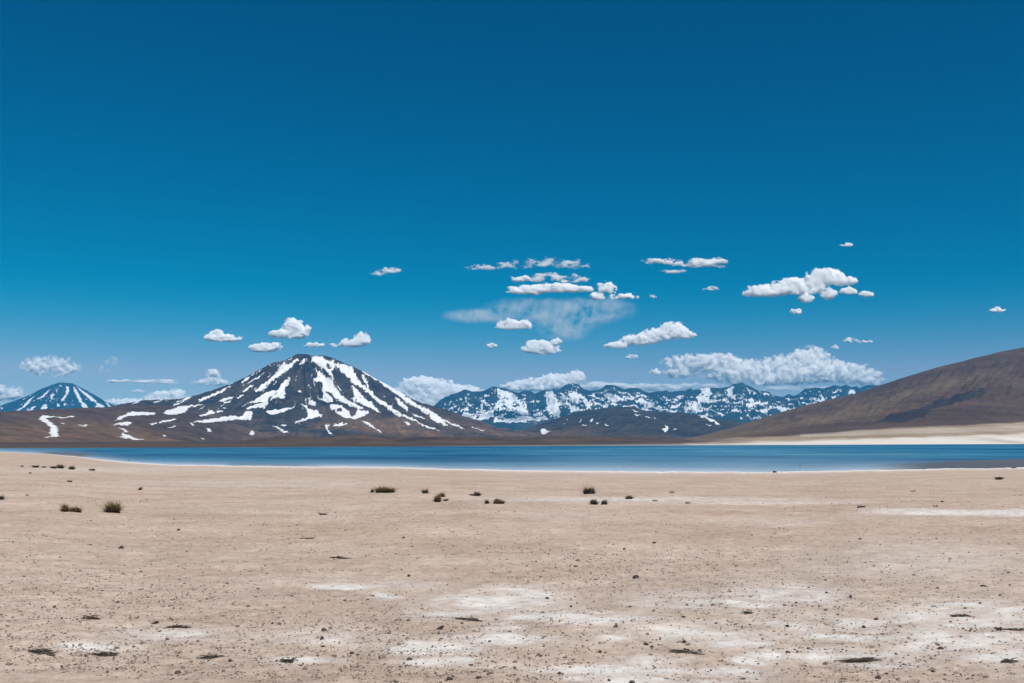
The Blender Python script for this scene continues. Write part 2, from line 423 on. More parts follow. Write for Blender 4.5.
C = zpoly([
    [(530, 200), (570, 175), (650, 150), (700, 135), (780, 130), (900, 120), (850, 135), (760, 150), (730, 190), (640, 210), (560, 205)],
    [(430, 290), (490, 270), (495, 285), (440, 298)], [(510, 270), (560, 258), (640, 243), (655, 252), (570, 275), (515, 280)],
    [(580, 322), (650, 297), (655, 308), (600, 325)], [(850, 220), (930, 195), (925, 175), (960, 172), (975, 200), (900, 220)],
    [(780, 270), (840, 262), (920, 258), (1024, 240), (1024, 268), (900, 275), (800, 275)], [(755, 275), (800, 290), (805, 305), (785, 300)],
    [(910, 325), (940, 330), (945, 350), (915, 345)], [(860, 405), (890, 415), (880, 425)], [(535, 375), (560, 385), (560, 398), (538, 396)],
    [(530, 488), (620, 486), (620, 496), (535, 497)], [(560, 462), (640, 462), (690, 460), (660, 485), (600, 470)]], 100, 390, 8.533)
CL = zpoly([
    [(120, 262), (170, 225), (215, 205), (260, 185), (380, 188), (480, 190), (460, 212), (400, 210), (330, 215), (230, 222), (195, 250)],
    [(105, 305), (150, 280), (220, 268), (275, 280), (240, 300), (150, 295)], [(150, 315), (240, 350), (230, 362), (170, 335)],
    [(180, 360), (230, 375), (280, 400), (370, 425), (300, 425), (240, 415), (175, 405), (200, 395)], [(215, 470), (290, 458), (300, 465), (230, 490)]], 100, 390, 8.533)
D = zpoly([
    [(300, 380), (350, 355), (430, 365), (500, 372), (580, 360), (575, 372), (480, 380), (410, 370), (360, 385), (410, 415), (450, 450), (465, 490), (465, 520), (400, 525), (390, 500), (395, 450), (350, 415), (310, 390)],
    [(610, 432), (690, 435), (680, 442), (620, 440)], [(475, 412), (515, 418), (480, 424)], [(360, 530), (420, 515), (490, 520), (430, 528)]], 0, 370, 7.88)
E = zpoly([
    [(125, 320), (180, 285), (215, 245), (245, 230), (235, 260), (190, 295), (150, 320)], [(290, 230), (350, 190), (400, 145), (385, 170), (340, 215), (310, 232)],
    [(205, 330), (250, 295), (285, 280), (260, 310), (290, 320), (260, 335)], [(310, 325), (345, 270), (360, 265), (378, 300), (340, 325)],
    [(395, 210), (420, 175), (425, 190), (410, 215), (425, 230), (405, 235)], [(480, 245), (515, 190), (525, 120), (540, 130), (545, 170), (525, 205), (495, 245)],
    [(445, 260), (470, 262), (470, 290), (450, 288)], [(500, 262), (530, 268), (510, 275)], [(480, 330), (495, 305), (535, 315), (530, 330)],
    [(580, 130), (600, 150), (625, 190), (640, 240), (690, 280), (705, 320), (630, 325), (625, 300), (660, 310), (640, 270), (610, 220), (590, 180)],
    [(610, 135), (680, 180), (740, 225), (770, 250), (720, 245), (670, 200), (630, 165)], [(765, 255), (800, 270), (860, 320), (800, 325), (790, 295), (750, 290)],
    [(820, 250), (880, 290), (910, 308), (870, 298)], [(710, 315), (780, 330), (740, 345), (640, 330)], [(440, 160), (455, 165), (445, 185)], [(470, 120), (490, 125), (480, 138)]], 0, 370, 7.88)
G_SNOW = zpoly([
    [(530, 140), (680, 200), (690, 240), (760, 250), (770, 360), (700, 350), (620, 300), (560, 300), (555, 370), (600, 380), (900, 370), (930, 395), (640, 415), (510, 410), (500, 370), (380, 395), (220, 365), (280, 340), (480, 345), (500, 290), (550, 260), (530, 200)],
    [(80, 315), (130, 240), (160, 230), (110, 300)], [(160, 350), (280, 230), (270, 260), (200, 350)], [(250, 320), (290, 290), (300, 340), (260, 350)], [(400, 260), (430, 220), (420, 270), (425, 310), (410, 310)],
    [(900, 160), (960, 170), (1000, 230), (1024, 280), (1024, 370), (940, 370), (925, 280)]], 430, 370, 7.88)
G_DARK = zpoly([
    [(770, 240), (850, 200), (910, 220), (925, 350), (780, 360), (765, 290)], [(450, 130), (530, 125), (530, 190), (470, 190)], [(690, 180), (760, 155), (815, 185), (790, 225), (700, 230)],
    [(430, 215), (520, 205), (515, 260), (450, 300)], [(495, 320), (550, 300), (555, 365), (510, 368)], [(610, 310), (695, 350), (650, 365), (600, 340)], [(640, 270), (690, 280), (670, 290)],
    [(40, 290), (200, 190), (330, 170), (400, 200), (390, 300), (300, 290), (180, 340), (80, 310)]], 430, 370, 7.88)
G_SNOW += zpoly([
    [(150, 180), (210, 175), (240, 240), (210, 270), (170, 240)], [(150, 260), (190, 290), (240, 320), (170, 335)], [(240, 190), (270, 200), (300, 260), (335, 310), (290, 310), (270, 250)], [(60, 170), (150, 215), (130, 225)],
    [(415, 180), (500, 190), (590, 230), (500, 240), (430, 220)], [(660, 235), (740, 225), (835, 280), (780, 300), (720, 260)], [(330, 180), (390, 230), (370, 230)], [(640, 310), (700, 325), (670, 332)],
    [(660, 345), (715, 355), (690, 365)], [(900, 305), (1000, 325), (960, 332)], [(950, 290), (1024, 265), (1024, 280), (970, 300)], [(590, 170), (650, 210), (620, 210)]], 550, 370, 7.88)
G_SNOW += zpoly([
    [(430, 155), (480, 140), (500, 190), (520, 210), (490, 230), (465, 190)], [(415, 170), (455, 200), (440, 205)], [(580, 135), (640, 180), (630, 185)], [(620, 150), (680, 185), (660, 190)], [(700, 165), (780, 195), (840, 215), (760, 200)],
    [(230, 150), (320, 140), (330, 190), (310, 240), (220, 240), (200, 215), (270, 190)], [(130, 290), (220, 275), (310, 320), (240, 320), (160, 320)], [(590, 230), (640, 225), (680, 260), (770, 245), (750, 270), (680, 272)], [(505, 295), (560, 320), (565, 342), (520, 320)],
    [(540, 245), (575, 240), (560, 275)], [(600, 285), (640, 275), (660, 310), (620, 310)], [(690, 310), (790, 295), (780, 330), (720, 335)], [(800, 270), (900, 290), (940, 330), (880, 325)], [(220, 350), (270, 360), (340, 395), (405, 438), (370, 430), (300, 390)], [(285, 428), (330, 432), (310, 440)],
    [(360, 335), (430, 345), (400, 362)], [(600, 360), (660, 385), (630, 380)], [(540, 370), (590, 392), (560, 385)], [(0, 275), (90, 265), (60, 290), (10, 300)], [(0, 310), (60, 325), (10, 330)]], 670, 370, 7.88)
G_SNOW += zpoly([
    [(540, 155), (590, 165), (590, 190), (540, 190)], [(405, 165), (450, 165), (455, 185)], [(420, 195), (460, 210), (420, 218)], [(300, 165), (320, 170), (310, 185)], [(195, 258), (260, 270), (210, 285)], [(0, 275), (60, 310), (70, 330), (0, 320)],
    [(45, 225), (130, 235), (70, 240)], [(185, 175), (205, 190), (195, 193)], [(355, 210), (380, 215), (370, 225)], [(160, 285), (200, 290), (180, 305)]], 780, 370, 7.88)
H_SNOW = zpoly([[(315, 380), (335, 378), (340, 410), (320, 415)], [(240, 395), (260, 390), (230, 412)], [(250, 435), (285, 432), (270, 445)], [(425, 428), (470, 435), (440, 442)], [(880, 465), (920, 455), (905, 420), (935, 455), (915, 500), (900, 480)], [(365, 418), (385, 425), (370, 432)],
                [(120, 385), (140, 388), (130, 396)], [(105, 418), (125, 422), (110, 430)], [(970, 462), (1000, 466), (980, 472)], [(730, 368), (800, 372), (770, 378)], [(815, 378), (830, 382), (820, 390)]], 550, 370, 7.88)
H_SNOW += zpoly([[(870, 485), (890, 465), (920, 475), (955, 485), (900, 500), (880, 500)], [(820, 498), (840, 505), (835, 522)], [(690, 480), (705, 482), (698, 505)], [(560, 480), (600, 488), (570, 495)], [(565, 465), (590, 468), (575, 475)]], 430, 370, 7.88)


def snow_mask(px, py, polys, holes, warp, sc, seed):
    qx = px + warp * fbm(px * sc, py * sc, 3, seed) ; qy = py + warp * 0.7 * fbm(px * sc + 40, py * sc, 3, seed + 5)
    m = np.zeros(px.shape, bool)
    for p in polys: m |= in_poly(qx, qy, p)
    for p in holes: m &= ~in_poly(qx, qy, p)
    return m.astype(float)


def rock_mat(name, dark, light, tan, scale, snowcol=(.65, .66, .67)):
    t = NT(name)
    o = t.obj((scale, scale, scale * 2.2))
    n1 = t.noise(1.0, o, 9, .62); n2 = t.noise(6.0, o, 6, .6); n3 = t.noise(.28, o, 6, .6)
    c = t.mix(t.ramp(n1, .36, .64), dark, light)
    c = t.mix(t.math('MULTIPLY', t.ramp(n3, .45, .62), t.attr('tan')), c, tan)
    c = t.mix(t.attr('streak'), c, t.mix(1, c, (1.75, 1.55, 1.42), 'MULTIPLY'))
    c = t.mix(t.ramp(n2, .35, .7), t.mix(1, c, (.62, .62, .65), 'MULTIPLY'), t.mix(1, c, (1.32, 1.28, 1.24), 'MULTIPLY'))
    n5 = t.noise(26.0, o, 4, .65)
    s = t.math('ADD', t.attr('snow'), t.math('ADD', t.math('MULTIPLY', t.math('SUBTRACT', n2, .5), 1.5), t.math('MULTIPLY', t.math('SUBTRACT', n5, .5), .9)))
    c = t.mix(t.ramp(s, .44, .74), c, snowcol)
    b = t.bsdf(c, .92, .1)
    t.bump(b, n2, .5, 18)
    return t.m


def heightfield(name, xs, ys, zfun, mat, attr_fun):
    X, Y = np.meshgrid(xs, ys, indexing='ij')
    Z = zfun(X, Y)
    px = X / Y * F + CX; py = HZ - (Z - EYE) / Y * F
    o = mesh_obj(name, np.stack([X, Y, Z], -1).reshape(-1, 3), grid_faces(len(xs), len(ys)), mat, attr_fun(X, Y, Z, px, py))
    return tag(o, kind='structure')


# --- the big snow-streaked cone across the lake
VY = 7000.0; VS = VY / F
right_prof = np.array([(0, 354), (5, 354), (9, 356), (23, 357), (35, 362), (47, 366), (62, 372), (75, 380.5), (92, 390), (107, 398), (122, 405), (137, 410.5), (157, 419), (177, 427), (197, 433), (227, 439), (300, 445), (500, 450)], float)
left_prof = np.array([(0, 354), (6, 354), (13, 358), (20, 362.5), (30, 366), (41, 372), (53, 379), (68, 386), (83, 392), (103, 399), (118, 403), (150, 408), (190, 418), (240, 434), (300, 444), (500, 450)], float)
VX = (303 - CX) / F * VY


def volcano_z(X, Y):
    dx, dy = X - VX, (Y - VY)
    ang = np.arctan2(dy, dx)
    r = np.hypot(dx, dy) / VS
    rr = r * (1 + 0.05 * noise(np.cos(ang) * 3 + 5, np.sin(ang) * 3, 61) * sstep(10, 60, r))
    hr = HZ - np.interp(rr, right_prof[:, 0], right_prof[:, 1]); hl = HZ - np.interp(rr, left_prof[:, 0], left_prof[:, 1])
    wgt = sstep(-0.75, 0.75, np.cos(ang))
    h = (hl * (1 - wgt) + hr * wgt) * VS
    # crater dip and gullies that run down the flanks
    h -= 14 * (1 - sstep(0, 6, r))
    lobes = noise(np.cos(ang) * 7 + 3, np.sin(ang) * 7 + r * 0.012, 62) + .6 * noise(np.cos(ang) * 17, np.sin(ang) * 17 + r * .02, 63) + .35 * noise(np.cos(ang) * 40, np.sin(ang) * 40 + r * .03, 64)
    h += 34 * lobes * sstep(6, 40, r) * (1 - sstep(110, 230, r)) * (0.35 + 0.65 * sstep(0.15, 0.5, np.abs(np.sin(ang))))
    h += 16 * fbm(X * .004, Y * .004, 5, 65) * sstep(8, 40, r)
    # hummocks at the foot, towards the lake
    h += 26 * np.clip(ridged(X * .0021, Y * .0012, 4, 66), 0, 2) * sstep(110, 170, r) * (1 - sstep(230, 330, r)) * (Y < VY)
    return np.maximum(h, -60)


xs = np.arange(VX - 2300, VX + 2700, 4.6); ys = np.concatenate([np.arange(3900, 6900, 13), np.arange(6900, 7200, 5), np.arange(7200, 8600, 28)])
VOLC = rock_mat("volcanic_rock", (.020, .028, .044), (.062, .055, .060), (.145, .094, .065), .006)


def volc_attr(X, Y, Z, px, py):
    m = snow_mask(px, py, A + B + C + CL + D, BHOLE, 2.2, .30, 70)
    ang = np.arctan2(py - 346, px - 303); rr = np.hypot(px - 303, py - 346)
    fine = noise(ang * 30 + 3, rr * .045, 71) + .6 * noise(ang * 70, rr * .10, 72) + .35 * noise(px * .9, py * .9, 73)
    near = snow_mask(px, py, A + B + C, [], 9, .12, 74)
    thin = sstep(.43, .56, fine + .22 * near - .05) * (1 - sstep(405, 416, py)) * sstep(8, 16, rr)
    rim = (fine > .34) * (py < np.interp(px, [150, 200, 250, 290], [408, 402, 383, 364]))
    m = np.maximum(m, np.maximum(thin, rim * (px < 292) * (px > 150)))
    m = m * np.where(fine < -.62, .2, 1)
    st = np.clip(.9 * noise(ang * 22 + 9, rr * .03, 75) + .6 * noise(ang * 55, rr * .05, 76) + .5 * fbm(px * .12, py * .25, 4, 77), 0, 1)
    return dict(streak=st, snow=m, tan=sstep(402, 430, py))


heightfield("volcano", xs, ys, volcano_z, VOLC, volc_attr)

# --- brown hill on the near left of the volcano
lh_top = np.array([(-420, 446), (-250, 430), (-120, 419), (-40, 415), (0, 413.5), (40, 412.5), (70, 412), (100, 410.5), (125, 407.5), (150, 405.5), (168, 405), (182, 407), (200, 412), (225, 420), (255, 432), (290, 444), (330, 452)], float)
LY = 5000.0


def lefthill_z(X, Y):
    px = X / LY * F + CX + 14 * noise(Y * .0012, X * .0004, 80)
    s = (HZ - np.interp(px, lh_top[:, 0], lh_top[:, 1])) * LY / F
    t = (Y - LY)
    g = np.where(t < 0, np.clip(1 + t / 3950, 0, 1) ** 1.35, np.clip(1 - t / 1500, -0.2, 1))
    h = s * g
    h += (10 * fbm(X * .0035, Y * .002, 5, 81) + 9 * ridged(X * .002, Y * .0014, 4, 83)) * np.clip(s / 60, 0, 1) * np.where(t < 0, sstep(0, .35, g) * (1 - .7 * sstep(.85, 1, g)), .2)
    return np.where(g <= 0.001, -30, h - 5)


xs = np.arange(-4600, -700, 4.5); ys = np.concatenate([np.arange(1060, 4900, 12), np.arange(4900, 5100, 6), np.arange(5100, 6000, 40)])
BROWN = rock_mat("brown_scree", (.056, .043, .045), (.098, .070, .063), (.155, .098, .064), .004)
heightfield("hill", xs, ys, lefthill_z, BROWN, lambda X, Y, Z, px, py: dict(snow=snow_mask(px, py, A + B + C + CL + D, BHOLE, 1.8, .25, 85), tan=sstep(412, 436, py)))

# --- long bare hill on the right, its fan reaching the lake
rh_top = np.array([(560, 446), (640, 442), (680, 438.5), (700, 435.5), (730, 428), (768, 416), (800, 406.5), (830, 399.5), (856, 393.5), (880, 385), (900, 378.5), (940, 366.5), (980, 356.5), (1000, 351.5), (1024, 347), (1080, 336), (1160, 325), (1240, 322), (1400, 345), (1600, 400), (1800, 440)], float)
RY = 5200.0
uu = (np.arange(540, 1800, 1.1) - CX) / F
tt = np.concatenate([np.linspace(0, 1, 330), np.linspace(1.01, 1.6, 40)])
HU, HT = np.meshgrid(uu, tt, indexing='ij')
hf0 = shore(far_px, HU) * 1.0
HYY = hf0 + (RY - hf0) * HT ** 1.35
hpx = HU * F + CX
hs = (HZ - np.interp(hpx, rh_top[:, 0], rh_top[:, 1])) * RY / F
g = np.where(HT < 1, np.clip(((HYY - hf0) / (RY - hf0)), 0, 1) ** 1.5, np.clip(1 - (HT - 1) * 1.3, 0, 1))
HXX = HU * HYY
HZZ = LAKE + 0.05 + (hs + 4) * g
HZZ += (11 * fbm(HU * 26 - HT * 1.5, HT * 5 + HU * 7, 5, 91) + 4 * ridged(HU * 70 - HT * 7, HT * 7, 5, 92)) * np.clip(hs / 160, 0, 1) * sstep(.08, .45, g) * (1 - .75 * sstep(.82, 1, g))
hrow = HZ - (HZZ - EYE) / HYY * F


def righthill_mat():
    t = NT("bare_hillside")
    band = t.attr('band')
    o = t.obj((.004, .004, .008))
    n1 = t.noise(1.0, o, 9, .62); n2 = t.noise(7.0, o, 6, .6)
    c = t.mix(t.ramp(n1, .35, .66), (.062, .041, .037), (.104, .067, .055))
    c = t.mix(band, c, (.145, .102, .070))
    c = t.mix(t.attr('rock'), c, (.026, .028, .036))
    c = t.mix(t.ramp(n2, .35, .7), t.mix(1, c, (.78, .78, .80), 'MULTIPLY'), t.mix(1, c, (1.17, 1.16, 1.14), 'MULTIPLY'))
    c = t.mix(t.attr('tanfan'), c, t.mix(t.ramp(n1, .35, .65), (.235, .17, .11), (.36, .285, .21)))
    c = t.mix(t.math('MULTIPLY', t.attr('white'), t.ramp(n1, .1, .5)), c, (.66, .60, .53))
    b = t.bsdf(c, .93, .1)
    t.bump(b, n2, .4, 10)
    return t.m


def hill_attrs():
    top = np.interp(hpx, rh_top[:, 0], rh_top[:, 1])
    q = hrow + 6 * fbm(HU * 14, HT * 6, 4, 95)
    # pale bands that follow the slope
    ln = lambda x0, y0, x1, y1, wd: np.exp(-((q - (y0 + (hpx - x0) * (y1 - y0) / (x1 - x0))) / wd) ** 2)
    band = .75 * ln(760, 431, 1010, 368, 5) * sstep(780, 850, hpx) * (1 - sstep(960, 1020, hpx)) + .8 * ln(690, 440, 900, 409, 5) * (1 - sstep(850, 930, hpx)) + .6 * (1 - sstep(1, 7, hrow - top + 3 * noise(HU * 20, HT, 97))) * (1 - sstep(800, 880, hpx)) + .45 * np.clip(fbm(HU * 9 + HT * 4, HT * 22 + HU * 30, 4, 96) * 1.8, 0, 1) * sstep(.1, .3, g)
    rock = in_poly(hpx + 5 * fbm(HU * 90, HT * 40, 3, 98), hrow + 3 * fbm(HU * 90, HT * 40, 3, 99), [(876, 421), (890, 414), (918, 409), (940, 399), (985, 388), (970, 399), (935, 409), (925, 417), (900, 423)]) * .8
    wedge = np.interp(hpx, [600, 700, 780, 860, 940, 1024, 1400], [442, 439.5, 436.8, 430.5, 426.5, 421.5, 412])
    tanfan = sstep(-1.2, 1.2, q + .6 * (hrow - q) - wedge) * sstep(680, 760, hpx)
    wline = np.interp(hpx, [600, 700, 768, 860, 1024, 1400], [444, 443, 441.2, 438.2, 433.5, 426])
    white = sstep(-1.0, 2.0, hrow + 1.1 * fbm(HU * 30, HT * 9, 3, 94) - wline) * sstep(600, 720, hpx)
    white2 = .5 * in_poly(hpx, hrow, [(800, 434), (880, 430), (1100, 423), (1100, 428), (880, 435), (800, 437)])
    return dict(band=np.clip(band, 0, 1), rock=rock, tanfan=tanfan, white=np.clip(np.maximum(white * .9, white2 * .4), 0, 1))


rh = mesh_obj("hillside", np.stack([HXX, HYY, HZZ], -1).reshape(-1, 3), grid_faces(len(uu), len(tt)), righthill_mat(), hill_attrs())
tag(rh, kind='structure')

# --- dark foothills in front of the range
fh_top = np.array([(430, 452), (480, 446), (505, 438), (525, 430), (545, 423.5), (556, 418), (575, 413), (592, 409.5), (606, 408), (622, 407), (640, 410.5), (655, 411), (672, 412), (690, 414), (705, 418), (730, 424), (770, 434), (820, 444), (860, 450)], float)
FY = 9500.0


def foothill_z(X, Y):
    px = X / FY * F + CX + 10 * noise(Y * .0009, X * .0003, 101)
    s = (HZ - np.interp(px, fh_top[:, 0], fh_top[:, 1])) * FY / F
    t = Y - FY
    g = np.where(t < 0, np.clip(1 + t / 3300, 0, 1) ** 1.1, np.clip(1 - t / 1500, -0.1, 1))
    h = s * g
    h += (32 * fbm(X * .0028, Y * .0016, 5, 102) + 22 * ridged(X * .0022, Y * .0015, 4, 103)) * np.clip(s / 120, 0, 1) * np.where(t < 0, sstep(0, .3, g) * (1 - .75 * sstep(.8, 1, g)), .2)
    return np.where(g <= .001, -40, h - 6)


xs = np.arange(-900, 3400, 6.5); ys = np.concatenate([np.arange(6150, 9400, 18), np.arange(9400, 9700, 10), np.arange(9700, 11000, 60)])
heightfield("foothill", xs, ys, foothill_z, rock_mat("dark_scree", (.030, .031, .040), (.060, .053, .056), (.12, .078, .050), .004), lambda X, Y, Z, px, py: dict(snow=snow_mask(px, py, H_SNOW + G_SNOW, [], 2.4, .25, 105), tan=sstep(420, 438, py)))

# --- snow-patched range in the middle distance
mr_top = np.array([(380, 448), (415, 425), (434, 407.5), (442.7, 400.5), (455, 393.5), (465.5, 389), (472, 391.6), (481, 391), (487, 388.4), (493.5, 385.5), (498.5, 386.5), (505, 387.8), (511, 391), (519, 392), (524, 389.7), (530, 390.3), (535, 393.5), (541.7, 390.3), (545.5, 389.7), (552.5, 391.5), (560, 389), (566.5, 384.6), (573, 382.7), (578, 383.3), (583, 388.4), (589, 389.7), (599.5, 389), (606, 385), (613.5, 385.2), (620, 387), (625, 389), (631, 387), (637.5, 387.8), (644, 391.6), (649, 392.8), (656.6, 391), (664, 391), (672, 391.6), (681, 390.3), (695, 389), (708, 387), (722, 387), (728, 386), (733.5, 383), (742, 382.7), (748.7, 385.9), (756, 389), (765, 392.8), (775, 395.4), (783, 396.6), (789, 393.7), (794, 396), (799, 393), (805, 388.4), (815.5, 387), (824, 388.4), (829.5, 386.5), (834.6, 385), (841, 386.5), (846, 385), (853.6, 387.8), (858.7, 388.4), (867.6, 385.2), (876.4, 384.6), (890, 388), (930, 396), (1000, 404), (1100, 420), (1200, 440)], float)
MY = 21000.0


def range_z(X, Y):
    t = Y - MY
    px = X / MY * F + CX
    wob = 16 * noise(Y * .0005, X * .00025, 111) * sstep(0, 1800, -t)
    s = (HZ - np.interp(px + wob, mr_top[:, 0], mr_top[:, 1])) * MY / F
    base = (HZ - 418) * MY / F
    g = np.where(t < 0, np.clip(1 + t / 4200, 0, 1), np.clip(1 - t / 2200, 0, 1))
    h = s * g ** 1.15
    rel = (210 * ridged(X * .0010 + .3 * noise(X * .0006, Y * .0006, 115), Y * .0008, 5, 112, .5) + 40 * fbm(X * .004, Y * .003, 3, 113) - 190) * np.where(t < 0, sstep(.1, .5, g) * (1 - .93 * sstep(.82, .985, g)), .15) * np.clip(s / 500, 0, 1)
    # a line of secondary peaks before the main crest
    return h + rel - 12


xs = np.arange(-2900, 10500, 13); ys = np.concatenate([np.arange(17200, 20600, 26), np.arange(20600, 21200, 14), np.arange(21200, 23000, 120)])


def range_attr(X, Y, Z, px, py):
    tx = np.interp(px, mr_top[:, 0], mr_top[:, 1])
    dep = py - tx
    n = fbm(px * .11 - py * .07, py * .22 + px * .03, 5, 121, .68)
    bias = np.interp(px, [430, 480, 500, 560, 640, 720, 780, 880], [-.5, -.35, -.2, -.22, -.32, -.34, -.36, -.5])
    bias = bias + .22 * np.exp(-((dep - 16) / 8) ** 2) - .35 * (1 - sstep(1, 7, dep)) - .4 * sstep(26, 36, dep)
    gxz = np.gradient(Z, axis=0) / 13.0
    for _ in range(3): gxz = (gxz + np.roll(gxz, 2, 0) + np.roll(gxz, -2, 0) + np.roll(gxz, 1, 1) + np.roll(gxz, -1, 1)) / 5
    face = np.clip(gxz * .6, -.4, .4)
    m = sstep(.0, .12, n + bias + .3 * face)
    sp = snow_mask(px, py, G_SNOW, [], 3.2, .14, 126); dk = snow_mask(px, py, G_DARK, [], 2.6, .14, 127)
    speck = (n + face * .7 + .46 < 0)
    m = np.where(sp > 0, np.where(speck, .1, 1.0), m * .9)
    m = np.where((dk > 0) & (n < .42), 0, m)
    f2 = fbm(px * .085 + py * .11, py * .24 - px * .03, 6, 128, .74)
    mid = sstep(1.5, 5, dep) * (1 - sstep(27, 34, dep))
    m = np.where((f2 > .50 - .14 * np.exp(-((dep - 16) / 9) ** 2)) & (mid > .5), np.maximum(m, .9), m)
    m = np.where(f2 < -.64, m * .1, m)
    return dict(snow=m, tan=np.clip(sstep(408, 424, py), 0, .8))


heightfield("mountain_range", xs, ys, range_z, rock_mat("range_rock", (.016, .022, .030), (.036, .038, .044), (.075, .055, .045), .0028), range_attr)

# --- the far snow cone on the left
BY = 24000.0; BS = BY / F
bc_l = np.array([(0, 383.5), (8, 383.4), (13, 385), (20, 389), (34, 397.3), (49, 403.6), (66, 410.6), (100, 420), (150, 432), (220, 446)], float)
bc_r = np.array([(0, 383.7), (7, 383.3), (12, 385.9), (23.8, 392.8), (36.5, 400.5), (49, 408), (70, 418), (110, 430), (180, 446)], float)
BX = (65.5 - CX) / F * BY


def cone_z(X, Y):
    dx, dy = X - BX, Y - BY
    ang = np.arctan2(dy, dx); r = np.hypot(dx, dy) / BS
    hl = HZ - np.interp(r, bc_l[:, 0], bc_l[:, 1]); hr = HZ - np.interp(r, bc_r[:, 0], bc_r[:, 1])
    wgt = sstep(-.7, .7, np.cos(ang))
    h = (hl * (1 - wgt) + hr * wgt) * BS - 30 * (1 - sstep(0, 6, r))
    h += 60 * (noise(np.cos(ang) * 6, np.sin(ang) * 6 + r * .02, 131) + .5 * noise(np.cos(ang) * 15, np.sin(ang) * 15, 132)) * sstep(6, 25, r) * (.3 + .7 * sstep(.15, .5, np.abs(np.sin(ang))))
    h += 22 * fbm(X * .003, Y * .003, 4, 133)
    return np.maximum(h, -60)


xs = np.arange(BX - 3400, BX + 3400, 14); ys = np.concatenate([np.arange(BY - 3400, BY + 400, 22), np.arange(BY + 400, BY + 2600, 90)])
heightfield("snowy_cone", xs, ys, cone_z, rock_mat("far_cone_rock", (.012, .020, .030), (.024, .030, .040), (.05, .05, .05), .003), lambda X, Y, Z, px, py: dict(snow=np.maximum(snow_mask(px, py, E, [], 1.5, .4, 135), sstep(.55, .7, noise(np.arctan2(py - 376, px - 65) * 26, np.hypot(px - 65, py - 376) * .09, 136) + .7 * noise(px * .7, py * .5, 137) + .15)), tan=np.zeros_like(px)))

# ------------------------------------------------------------------ haze
HAZE_D, HAZE_C = 2.2e-5, (.035, .52, 1.0)


def haze_box():
    t = NT("haze")
    v = t.n('ShaderNodeVolumePrincipled')
    v.inputs['Color'].default_value = (*HAZE_C, 1); v.inputs['Density'].default_value = HAZE_D; v.inputs['Anisotropy'].default_value = 0
    t.L(v.outputs[0], t.out.inputs['Volume'])
    X, Z0, Z1 = 27500.0, -62.0, 1480.0
    vv = [(sx * X, sy * X, z) for z in (Z0, Z1) for sx, sy in ((-1, -1), (1, -1), (1, 1), (-1, 1))]
    ff = [(3, 2, 1, 0), (4, 5, 6, 7), (0, 1, 5, 4), (1, 2, 6, 5), (2, 3, 7, 6), (3, 0, 4, 7)]
    o = mesh_obj("haze", vv, ff, t.m, smooth=False)
    return tag(o, kind='stuff')


haze_box()


# ------------------------------------------------------------------ clouds
def cloud_mat(density, k, seed, rag, stretch, veil):
    """water vapour: denser and thinner billows inside the cloud's body; k is the size of a billow unit in metres"""
    t = NT("cloud_vapour")
    v = t.n('ShaderNodeVolumePrincipled')
    v.inputs['Color'].default_value = (1, 1, 1, 1); v.inputs['Anisotropy'].default_value = -.42
    if veil:
        v.inputs['Density'].default_value = density
    else:
        tc = t.n('ShaderNodeTexCoord'); mp = t.n('ShaderNodeMapping')
        mp.inputs['Scale'].default_value = (1 / (k * stretch), 1 / (k * 1.5), 1 / k); mp.inputs['Location'].default_value = (seed * 1.7, seed * .9, seed * .37)
        t.L(tc.outputs['Object'], mp.inputs['Vector'])
        n = t.noise(.17, mp.outputs[0], 5, .66)
        lo = .29 + .20 * rag
        d = t.math('MULTIPLY', t.ramp(n, lo, lo + .34), density)
        t.L(d, v.inputs['Density'])
    t.L(v.outputs[0], t.out.inputs['Volume'])
    return t.m


